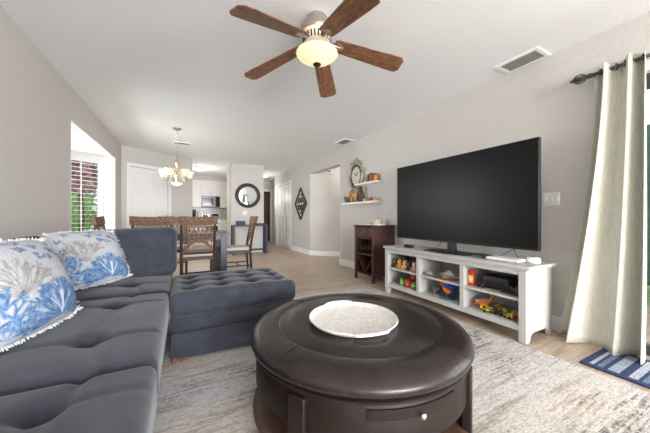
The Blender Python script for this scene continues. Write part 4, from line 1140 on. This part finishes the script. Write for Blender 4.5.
MB().lathe([(0, 1.505), (.03, 1.508), (.07, 1.525), (.085, 1.55), (.082, 1.55), (.066, 1.53), (.0, 1.515)], 28).build('bowl_shade', m_shade, cl)
point('chandelier_light', (cx_, cy_, 1.42), 3, (1, .93, .84), .2)

# ------------------------------------------------------------------ ceiling fan
fx, fy = .86, 1.76
m_nick = M('brushed_nickel_fan', (176, 168, 158), .35, .85)
m_cream = M('cream_enamel', (226, 212, 190), .45)
def fan_wood():
    m = bpy.data.materials.new('oak_fan_blade'); m.use_nodes = True
    N = m.node_tree.nodes; L = m.node_tree.links; b = N['Principled BSDF']
    tc = N.new('ShaderNodeTexCoord'); mp = N.new('ShaderNodeMapping'); mp.inputs['Scale'].default_value = (1.2, 9, 1)
    L.new(tc.outputs['Object'], mp.inputs[0])
    wv = N.new('ShaderNodeTexNoise'); wv.inputs['Scale'].default_value = 9; wv.inputs['Detail'].default_value = 6; wv.inputs['Distortion'].default_value = 1.2
    L.new(mp.outputs[0], wv.inputs['Vector'])
    r = N.new('ShaderNodeValToRGB'); r.color_ramp.elements[0].position = .34; r.color_ramp.elements[1].position = .66
    r.color_ramp.elements[0].color = rgb(82, 55, 40); r.color_ramp.elements[1].color = rgb(156, 110, 78)
    L.new(wv.outputs['Fac'], r.inputs[0]); L.new(r.outputs[0], b.inputs['Base Color']); b.inputs['Roughness'].default_value = .4
    return m
m_blade = fan_wood()
fn = thing('ceiling_fan', 'five-blade oak and nickel ceiling fan with a lit frosted bowl lamp', 'ceiling fan', (fx, fy, 0))
MB().lathe([(0, 2.439), (.072, 2.439), (.076, 2.43), (.074, 2.405), (.082, 2.398), (.104, 2.385), (.116, 2.36), (.117, 2.33), (.112, 2.318), (0, 2.318)], 40).build('motor_housing', m_nick, fn)
MB().lathe([(0, 2.319), (.108, 2.319), (.112, 2.310), (.104, 2.285), (.092, 2.245), (.06, 2.228), (.045, 2.215), (.045, 2.18), (0, 2.18)], 40).build('vented_collar', m_cream, fn)
b = MB()
for k in range(26):
    a = 2 * PI * k / 26; b.box(-.004, .004, -.0055, .0055, -.022, .022, Matrix.Rotation(a, 4, 'Z') @ Matrix.Translation((.0985, 0, 2.272)) @ Matrix.Rotation(math.radians(16), 4, 'Y'))
b.build('collar_slots', M('dark_slot_metal', (66, 56, 48), .5), fn)
droop = math.atan2(.10, .52)
ph = math.radians(-18.05)
for k in range(5):
    a = ph + 2 * PI * k / 5
    m0 = Matrix.Rotation(a, 4, 'Z') @ Matrix.Translation((.13, 0, 2.252)) @ Matrix.Rotation(droop, 4, 'Y') @ Matrix.Rotation(math.radians(-9), 4, 'X')
    out = [(.0, -.050), (.03, -.058), (.42, -.076), (.50, -.076), (.525, -.045), (.525, .045), (.50, .076), (.42, .076), (.03, .058), (.0, .050)]
    bl = MB().prism(out, -.0035, .0035).build('blade', m_blade, fn, .0015); bl.matrix_local = m0
    ir = MB().prism([(-.06, -.018), (.0, -.022), (.05, -.034), (.085, -.03), (.10, 0), (.085, .03), (.05, .034), (.0, .022), (-.06, .018)], .004, .010).prism([(.02, -.036), (.07, -.012), (.02, .0)], -.008, -.0035).prism([(.02, .036), (.07, .012), (.02, .0)], -.008, -.0035).tube([(.055, 0, -.010), (.055, 0, .0)], .012, 12).tube([(-.06, 0, -.004), (.06, 0, -.004)], .009, 8)
    i_ = ir.build('blade_iron', m_nick if k else m_nick, fn, .001); i_.matrix_local = m0
m_bowl = M('frosted_fan_bowl', (206, 180, 144), .45, emit=((255, 222, 176), .34))
MB().lathe([(0, 2.192), (.125, 2.192), (.130, 2.186), (.125, 2.180), (0, 2.180)], 40).build('light_kit_plate', m_cream, fn)
MB().lathe([(.136, 2.184), (.148, 2.182), (.149, 2.174), (.140, 2.163), (.118, 2.147), (.09, 2.130), (.06, 2.116), (.034, 2.106), (.022, 2.102), (0, 2.102)], 48).build('glass_bowl', m_bowl, fn)
MB().lathe([(0, 2.112), (.026, 2.110), (.030, 2.100), (.022, 2.092), (.012, 2.086), (.010, 2.080), (0, 2.076)], 24).build('finial', m_dkmetal, fn)
#point('fan_light', (fx, fy, 2.0), 3.5, (1, .92, .80), .10)

# ------------------------------------------------------------------ hall: mirror, console, lights
m_black_frame = M('black_mirror_frame', (40, 35, 34), .45, bump=(60, .4))
m_mirror = M('mirror_glass', (235, 238, 240), .02, 1.0)
WM = Matrix(((1, 0, 0, 0), (0, 0, -1, 0), (0, 1, 0, 0), (0, 0, 0, 1)))   # disc facing -Y
rm = thing('round_mirror', 'round wall mirror with a thick dark frame', 'mirror', (1.575, 7.56, 1.575))
MB().lathe([(.245, -.0), (.245, .02), (.27, .04), (.31, .042), (.335, .03), (.34, .0), (.245, 0)], 56, Matrix.Translation((0, -.001, 0)) @ WM).build('mirror_frame', m_black_frame, rm)
MB().lathe([(0, .006), (.246, .006), (.246, .012), (0, .012)], 48, Matrix.Translation((0, -.001, 0)) @ WM).build('mirror_glass', m_mirror, rm)
m_navy = M('navy_painted_wood', (50, 54, 68), .45)
ct = thing('console_table', 'narrow dark navy console table under the round mirror', 'table', (1.585, 7.38, 0))
MB().box(-.46, .46, -.14, .15, .745, .775).build('table_top', m_navy, ct, .004)
for sx in (-1, 1):
    for sy in (-.115, .125): MB().box(sx * .43 - .03, sx * .43 + .03, sy - .025, sy + .025, 0, .745).build('leg', m_navy, ct, .003)
MB().box(-.40, .40, -.09, .10, .09, .125).build('lower_shelf', m_navy, ct, .003)
t = thing('storage_box', 'small blue box on the left of the navy console table', 'box', (1.35, 7.36, .7755)); MB().box(-.11, .11, -.06, .06, 0, .085).build('box_body', shade((52, 66, 108)), t, .004); MB().box(-.114, .114, -.064, .064, .085, .105).build('lid', shade((60, 76, 120)), t, .003)
t = thing('key_tray', 'dark blue tray on the right of the navy console table', 'tray', (1.86, 7.36, .7755)); MB().box(-.12, .12, -.07, .07, 0, .012).build('tray_base', shade((44, 56, 84)), t); MB().box(-.12, .12, -.07, -.062, .012, .04).box(-.12, .12, .062, .07, .012, .04).box(-.12, -.112, -.062, .062, .012, .04).box(.112, .12, -.062, .062, .012, .04).build('tray_rim', shade((44, 56, 84)), t)
m_dome = M('lit_dome_glass', (255, 252, 245), .5, emit=((255, 250, 240), .8))
def dome(loc, r, label, power):
    t = thing('ceiling_dome_light', label, 'ceiling light', loc, 0)
    MB().lathe([(0, -.001), (r * 1.05, -.001), (r * 1.05, -.025), (0, -.025)], 32).build('base_ring', m_nick, t)
    MB().lathe([(r, -.026), (r * .96, -.05), (r * .75, -.075), (r * .4, -.09), (0, -.095)], 32).build('glass_dome', m_dome, t)
    point('dome_light_glow', (loc[0], loc[1], loc[2] - .75), power, (1, .97, .93), .2)
dome((2.45, 9.2, H), .17, 'round lit dome light on the hall ceiling', 5)
dome((.42, 8.75, H), .17, 'round lit dome light on the kitchen ceiling', 10)
t = thing('ceiling_speaker_plate', 'flat round plate on the ceiling before the kitchen light', 'ceiling plate', (.24, 8.0, H)); MB().lathe([(0, -.001), (.10, -.001), (.10, -.012), (.08, -.016), (0, -.016)], 28).build('plate', m_wplastic, t); MB().ring(.075, .004, 28, 6, Matrix.Translation((0, 0, -.014))).build('rim', m_gplastic, t)

dome((3.75, 6.3, H), .14, 'round lit dome light on the ceiling of the side recess', 9) if 0 else None
t = bpy.data.objects.new('door_chime', None); C.objects.link(t); t.matrix_world = frame((3.27, 5.97, 2.13), (1, -1, 0), (0, 0, 1)); tag(t, 'small white chime box high on the recess wall', 'chime')
MB().box(-.09, .09, -.04, -.0005, -.05, .05).build('cover', m_wplastic, t, .006); MB().box(-.06, .06, -.042, -.039, -.02, .02).build('grille', m_gplastic, t)
point('recess_fill_light', (3.6, 5.2, 2.2), 5, (1, .96, .9), .15)  # unseen lamp added to brighten the side recess
# ------------------------------------------------------------------ kitchen
m_cab = M('white_cabinet_paint', (236, 232, 226), .4)
KY = 10.9
def cabinet(x0, x1, z0, z1, depth, name, label, ndoor, group, drawer=False):
    t = thing(name, label, 'cabinet', ((x0 + x1) / 2, KY, z0), 0, group); w2 = (x1 - x0) / 2 - .001; h = z1 - z0
    MB().box(-w2, w2, -depth, -.001, 0, h).build('carcass', m_cab, t)
    top_ = h - .17 if drawer else h - .02
    for k in range(ndoor):
        a = -w2 + 2 * w2 * k / ndoor + .006; c_ = -w2 + 2 * w2 * (k + 1) / ndoor - .006
        dd_ = MB().box(a, c_, -depth - .02, -depth - .0005, .02, top_).build('door', m_cab, t, .003)
        MB().box(a + .06, c_ - .06, -depth - .0215, -depth - .019, .08, top_ - .06).build('door_panel', m_cab, dd_)
        hx_ = c_ - .03 if (k % 2 == 0) else a + .03; hz = .05 if not drawer else top_ - .18
        MB().tube([(hx_, -depth - .02, hz), (hx_, -depth - .045, hz + .01), (hx_, -depth - .045, hz + .10), (hx_, -depth - .02, hz + .11)], .006, 6).build('handle', m_nick, dd_)
        if drawer:
            q = MB().box(a, c_, -depth - .02, -depth - .0005, h - .155, h - .02).build('drawer', m_cab, t, .003); MB().tube([((a + c_) / 2 - .05, -depth - .04, h - .09), ((a + c_) / 2 + .05, -depth - .04, h - .09)], .006, 6).build('handle', m_nick, q)
    return t
cabinet(.05, .58, 1.32, 2.30, .33, 'wall_cabinet', 'white wall cabinet left of the microwave', 1, 'kitchen wall cabinets')
cabinet(.58, 1.20, 1.74, 2.30, .33, 'wall_cabinet', 'white wall cabinet above the microwave', 2, 'kitchen wall cabinets')
cabinet(1.20, 1.655, 1.32, 2.30, .33, 'wall_cabinet', 'white wall cabinet right of the microwave', 1, 'kitchen wall cabinets')
cabinet(-1.2, .05, 1.32, 2.30, .33, 'wall_cabinet', 'wide white wall cabinet at the far left of the kitchen', 3, 'kitchen wall cabinets')
cabinet(-.6, .56, 0.0, .88, .58, 'base_cabinet', 'white base cabinet left of the range', 2, 'kitchen base cabinets', True)
cabinet(1.22, 1.655, 0.0, .88, .58, 'base_cabinet', 'white base cabinet right of the range', 1, 'kitchen base cabinets', True)
struct(MB().box(-.6, 1.655, KY - .35, KY - .0, 2.301, H).build('trim_7', m_wall))
m_ctr = M('pale_counter', (206, 202, 196), .3, var=(25, .12))
for x0, x1, lb in ((-.61, .56, 'pale stone countertop left of the range'), (1.22, 1.655, 'pale stone countertop right of the range')):
    o = MB().box(x0, x1, KY - .61, KY - .001, .8805, .915).build('countertop', m_ctr, None, .004); tag(o, lb, 'countertop')
struct(MB().box(-.6, 1.655, KY - .008, KY - .0005, .916, 1.32).build('trim_8', M('tile_backsplash', (196, 194, 188), .25, var=(14, .1))))
m_ss = M('stainless_steel', (128, 128, 130), .4, .5); m_ov = M('black_oven_glass', (22, 23, 25), .1)
mw = thing('microwave', 'stainless microwave mounted under the wall cabinet', 'microwave', (.89, KY, 1.335))
MB().box(-.305, .305, -.38, -.001, 0, .40).build('case', m_ss, mw, .004)
MB().box(-.295, .13, -.395, -.3805, .02, .385).build('door', m_ss, mw, .003); MB().box(-.25, .085, -.398, -.394, .07, .335).build('window', m_ov, mw); MB().box(.165, .295, -.392, -.3805, .02, .385).build('control_panel', m_ov, mw); MB().tube([(.145, -.41, .05), (.145, -.41, .35)], .008, 6).build('handle', m_ss, mw)
rg = thing('kitchen_range', 'white kitchen range with black control panel and cooktop', 'stove', (.89, KY, 0))
MB().box(-.325, .325, -.62, -.01, 0, .90).build('body', m_white, rg, .004); MB().box(-.325, .325, -.62, -.10, .9005, .915).build('cooktop', m_ov, rg); MB().box(-.325, .325, -.10, -.01, .9005, 1.13).build('backguard', m_white, rg, .004); MB().box(-.29, .29, -.104, -.0995, .96, 1.10).build('control_panel', m_ov, rg)
for k in range(4): MB().lathe([(.09, .9155), (.09, .921), (.06, .921), (.06, .9155)], 20, None, ((-.16, .16)[k % 2], (-.48, -.24)[k // 2], 0)).build('burner', M('burner_coil', (40, 40, 42), .5), rg)
dv = MB().box(-.30, .30, -.64, -.6205, .20, .82).build('oven_door', m_white, rg, .004); MB().box(-.2, .2, -.643, -.639, .35, .66).build('oven_window', m_ov, dv); MB().tube([(-.25, -.68, .76), (.25, -.68, .76)], .012, 8).build('handle', m_ss, dv)
t = thing('coffee_maker', 'black coffee maker on the counter left of the range', 'coffee maker', (.33, KY - .25, .9155)); MB().box(-.08, .08, -.10, .12, 0, .03).box(-.08, .08, .03, .12, .03, .30).box(-.08, .08, -.10, .12, .24, .33).build('body', m_blk, t, .006); MB().lathe([(0, .031), (.055, .031), (.062, .08), (.05, .16), (.035, .17), (0, .17)], 20, None, (0, -.03, 0)).build('carafe', m_ov, t)
t = thing('paper_towel_holder', 'paper towel roll standing on the counter right of the coffee maker', 'paper towels', (.52, KY - .28, .9155)); MB().lathe([(0, 0), (.07, 0), (.07, .01), (0, .01)], 20).tube([(0, 0, .01), (0, 0, .31)], .006, 6).build('holder', m_nick, t); MB().lathe([(.02, .012), (.055, .012), (.055, .28), (.02, .28)], 24).build('paper_roll', m_white, t)
t = thing('kettle', 'small steel kettle on the cooktop', 'kettle', (.72, KY - .28, .922)); MB().lathe([(0, 0), (.075, 0), (.085, .03), (.07, .10), (.03, .13), (0, .135)], 24).build('body', m_ss, t); MB().tube([(-.06, 0, .10), (-.05, 0, .18), (.05, 0, .18), (.06, 0, .10)], .008, 8).build('handle', m_blk, t)

# ------------------------------------------------------------------ curtain on its rod
m_rod = M('pewter_rod', (92, 90, 88), .35, .8)
rod = thing('curtain_rod', 'dark pewter curtain rod with an oval cage finial by the sliding door', 'curtain rod', (2.79, 0, 2.09))
MB().tube([(0, -1.9, 0), (0, .90, 0)], .013, 12).build('pole', m_rod, rod)
fi = MB()
for k in range(8):
    a = 2 * PI * k / 8
    fi.tube([(.036 * math.sin(PI * q / 8) * math.cos(a), .905 + .10 * q / 8, .036 * math.sin(PI * q / 8) * math.sin(a)) for q in range(9)], .004, 5)
fi.tube([(0, .885, 0), (0, .908, 0)], .019, 12).ball((0, 1.008, 0), .012, 10, 6).ball((0, .955, 0), (.022, .04, .022), 10, 8).build('finial', m_rod, rod)
for y in (.88, -.55, -1.85): MB().tube([(.0, y, -.0), (.108, y, 0)], .008, 8).box(.1, .109, y - .02, y + .02, -.03, .03).build('bracket', m_rod, rod)
m_cur = M('sage_linen_curtain', (206, 205, 192), .85, bump=(220, .35, (1, 1, .25)), var=(60, .05, (3, 3, .2)), spec=.15)
def curtain(y_top0, y_top1, y_bot0, y_bot1, nf, label):
    t = thing('curtain', label, 'curtain', (2.79, 0, 0), 0, 'curtain panels at the sliding door')
    NU, NV = nf * 16, 40
    vs = []
    for j in range(NV + 1):
        v = j / NV; z = .012 + (2.135 - .012) * (1 - v)
        for i in range(NU + 1):
            u = i / NU
            yt = y_top0 + (y_top1 - y_top0) * u; yb = y_bot0 + (y_bot1 - y_bot0) * u
            k = v ** 1.7; y = yt * (1 - k) + yb * k
            uu = u + .06 * math.sin(2 * PI * u)
            ph_ = 2 * PI * (nf - .27) * uu + .45 * math.sin(2.4 * v + 4 * u) * v
            amp = .044 + .042 * v * (.55 + .45 * math.sin(7 * u + .6))
            x = amp * math.sin(ph_) - .040 * v * math.sin(PI * min(1, u * 1.25)) - .014 * v
            y += .016 * math.cos(ph_ + .6) * (.4 + v)
            vs.append((x, y, z))
    fs = [(j * (NU + 1) + i, j * (NU + 1) + i + 1, (j + 1) * (NU + 1) + i + 1, (j + 1) * (NU + 1) + i) for j in range(NV) for i in range(NU)]
    o = MB().add(vs, fs).build('fabric', m_cur, t, smooth=180)
    so = o.modifiers.new('thick', 'SOLIDIFY'); so.thickness = .002
    for k in range(nf * 2):
        u = (k + .5) / (nf * 2); y = y_top0 + (y_top1 - y_top0) * u
        MB().ring(.021, .004, 20, 6, RX90 @ Matrix.Translation((0, 2.09, -y))).build('grommet', m_rod, t)
    return t
curtain(.855, .60, 1.09, .60, 3, 'sage green linen grommet curtain gathered beside the sliding glass door')

# ------------------------------------------------------------------ outdoors
struct(MB().box(-14, -2.35, -6, 26, -.25, -.12).box(4.65, 14, -8, 8, -.25, -.12).build('ground', M('lawn_ground', (112, 140, 84), .95, var=(8, .3))))
def leaves(b, c, r, n, s, R):
    for _ in range(n):
        d = Vector((R.gauss(0, 1), R.gauss(0, 1), R.gauss(0, 1))).normalized(); p = Vector(c) + Vector((d.x * r[0], d.y * r[1], d.z * r[2])) * (R.random() ** .4)
        a = Vector((R.gauss(0, 1), R.gauss(0, 1), R.gauss(0, .6))).normalized(); q = a.orthogonal().normalized(); q = Matrix.Rotation(R.uniform(0, 6.28), 3, a) @ q
        l_ = s * R.uniform(.6, 1.3)
        b.add([p, p + a * l_ * .5 + q * l_ * .22, p + a * l_, p + a * l_ * .5 - q * l_ * .22], [(0, 1, 2, 3)])
R = random.Random(9)
def shrub(name, loc, r, h, n, s, col, label, trunk=True):
    t = thing(name, label, 'shrub' if h < 2.2 else 'tree', loc)
    b = MB(); leaves(b, (0, 0, h), r, n, s, R); o = b.build('foliage', M('leaf_%d_%d_%d' % col, col, .6, var=(6, .3)), t); o['kind'] = 'stuff'
    if trunk: MB().tube([(0, 0, 0), (.04, .02, h * .5), (0, 0, h + .3)], [.06, .05, .03], 8).build('trunk', M('bark', (74, 58, 52), .9), t)
shrub('garden_shrub', (-2.85, 9.75, -.12), (.85, 1.1, .85), .95, 5200, .11, (126, 172, 66), 'bright green garden shrub low outside the bay window')
shrub('garden_tree', (-2.0, 7.7, -.12), (.55, .75, .52), 2.12, 2300, .10, (132, 92, 104), 'slim purple brown leaved tree close outside the bay window')
shrub('garden_tree', (-3.9, 13.2, -.12), (1.2, 1.5, 1.3), 2.4, 4200, .16, (122, 140, 96), 'dull green tree farther outside the bay window')
shrub('garden_tree', (-5.4, 18.5, -.12), (2.0, 2.4, 2.0), 3.2, 3000, .2, (150, 176, 120), 'pale green tree farthest outside the bay window')
# lanai behind the sliding door: green privacy screen
gs = thing('privacy_screen', 'dark green privacy screen on the patio outside the sliding door', 'screen', (6.4, 1.2, -.12))
MB().box(0, .03, -3.2, 3.2, .05, 2.55).build('screen_cloth', M('green_screen_cloth', (62, 98, 86), .8, bump=(80, .3)), gs)
for y in (-3.1, 0, 3.1): MB().box(.03, .09, y - .03, y + .03, 0, 2.6).build('post', m_dkmetal, gs)
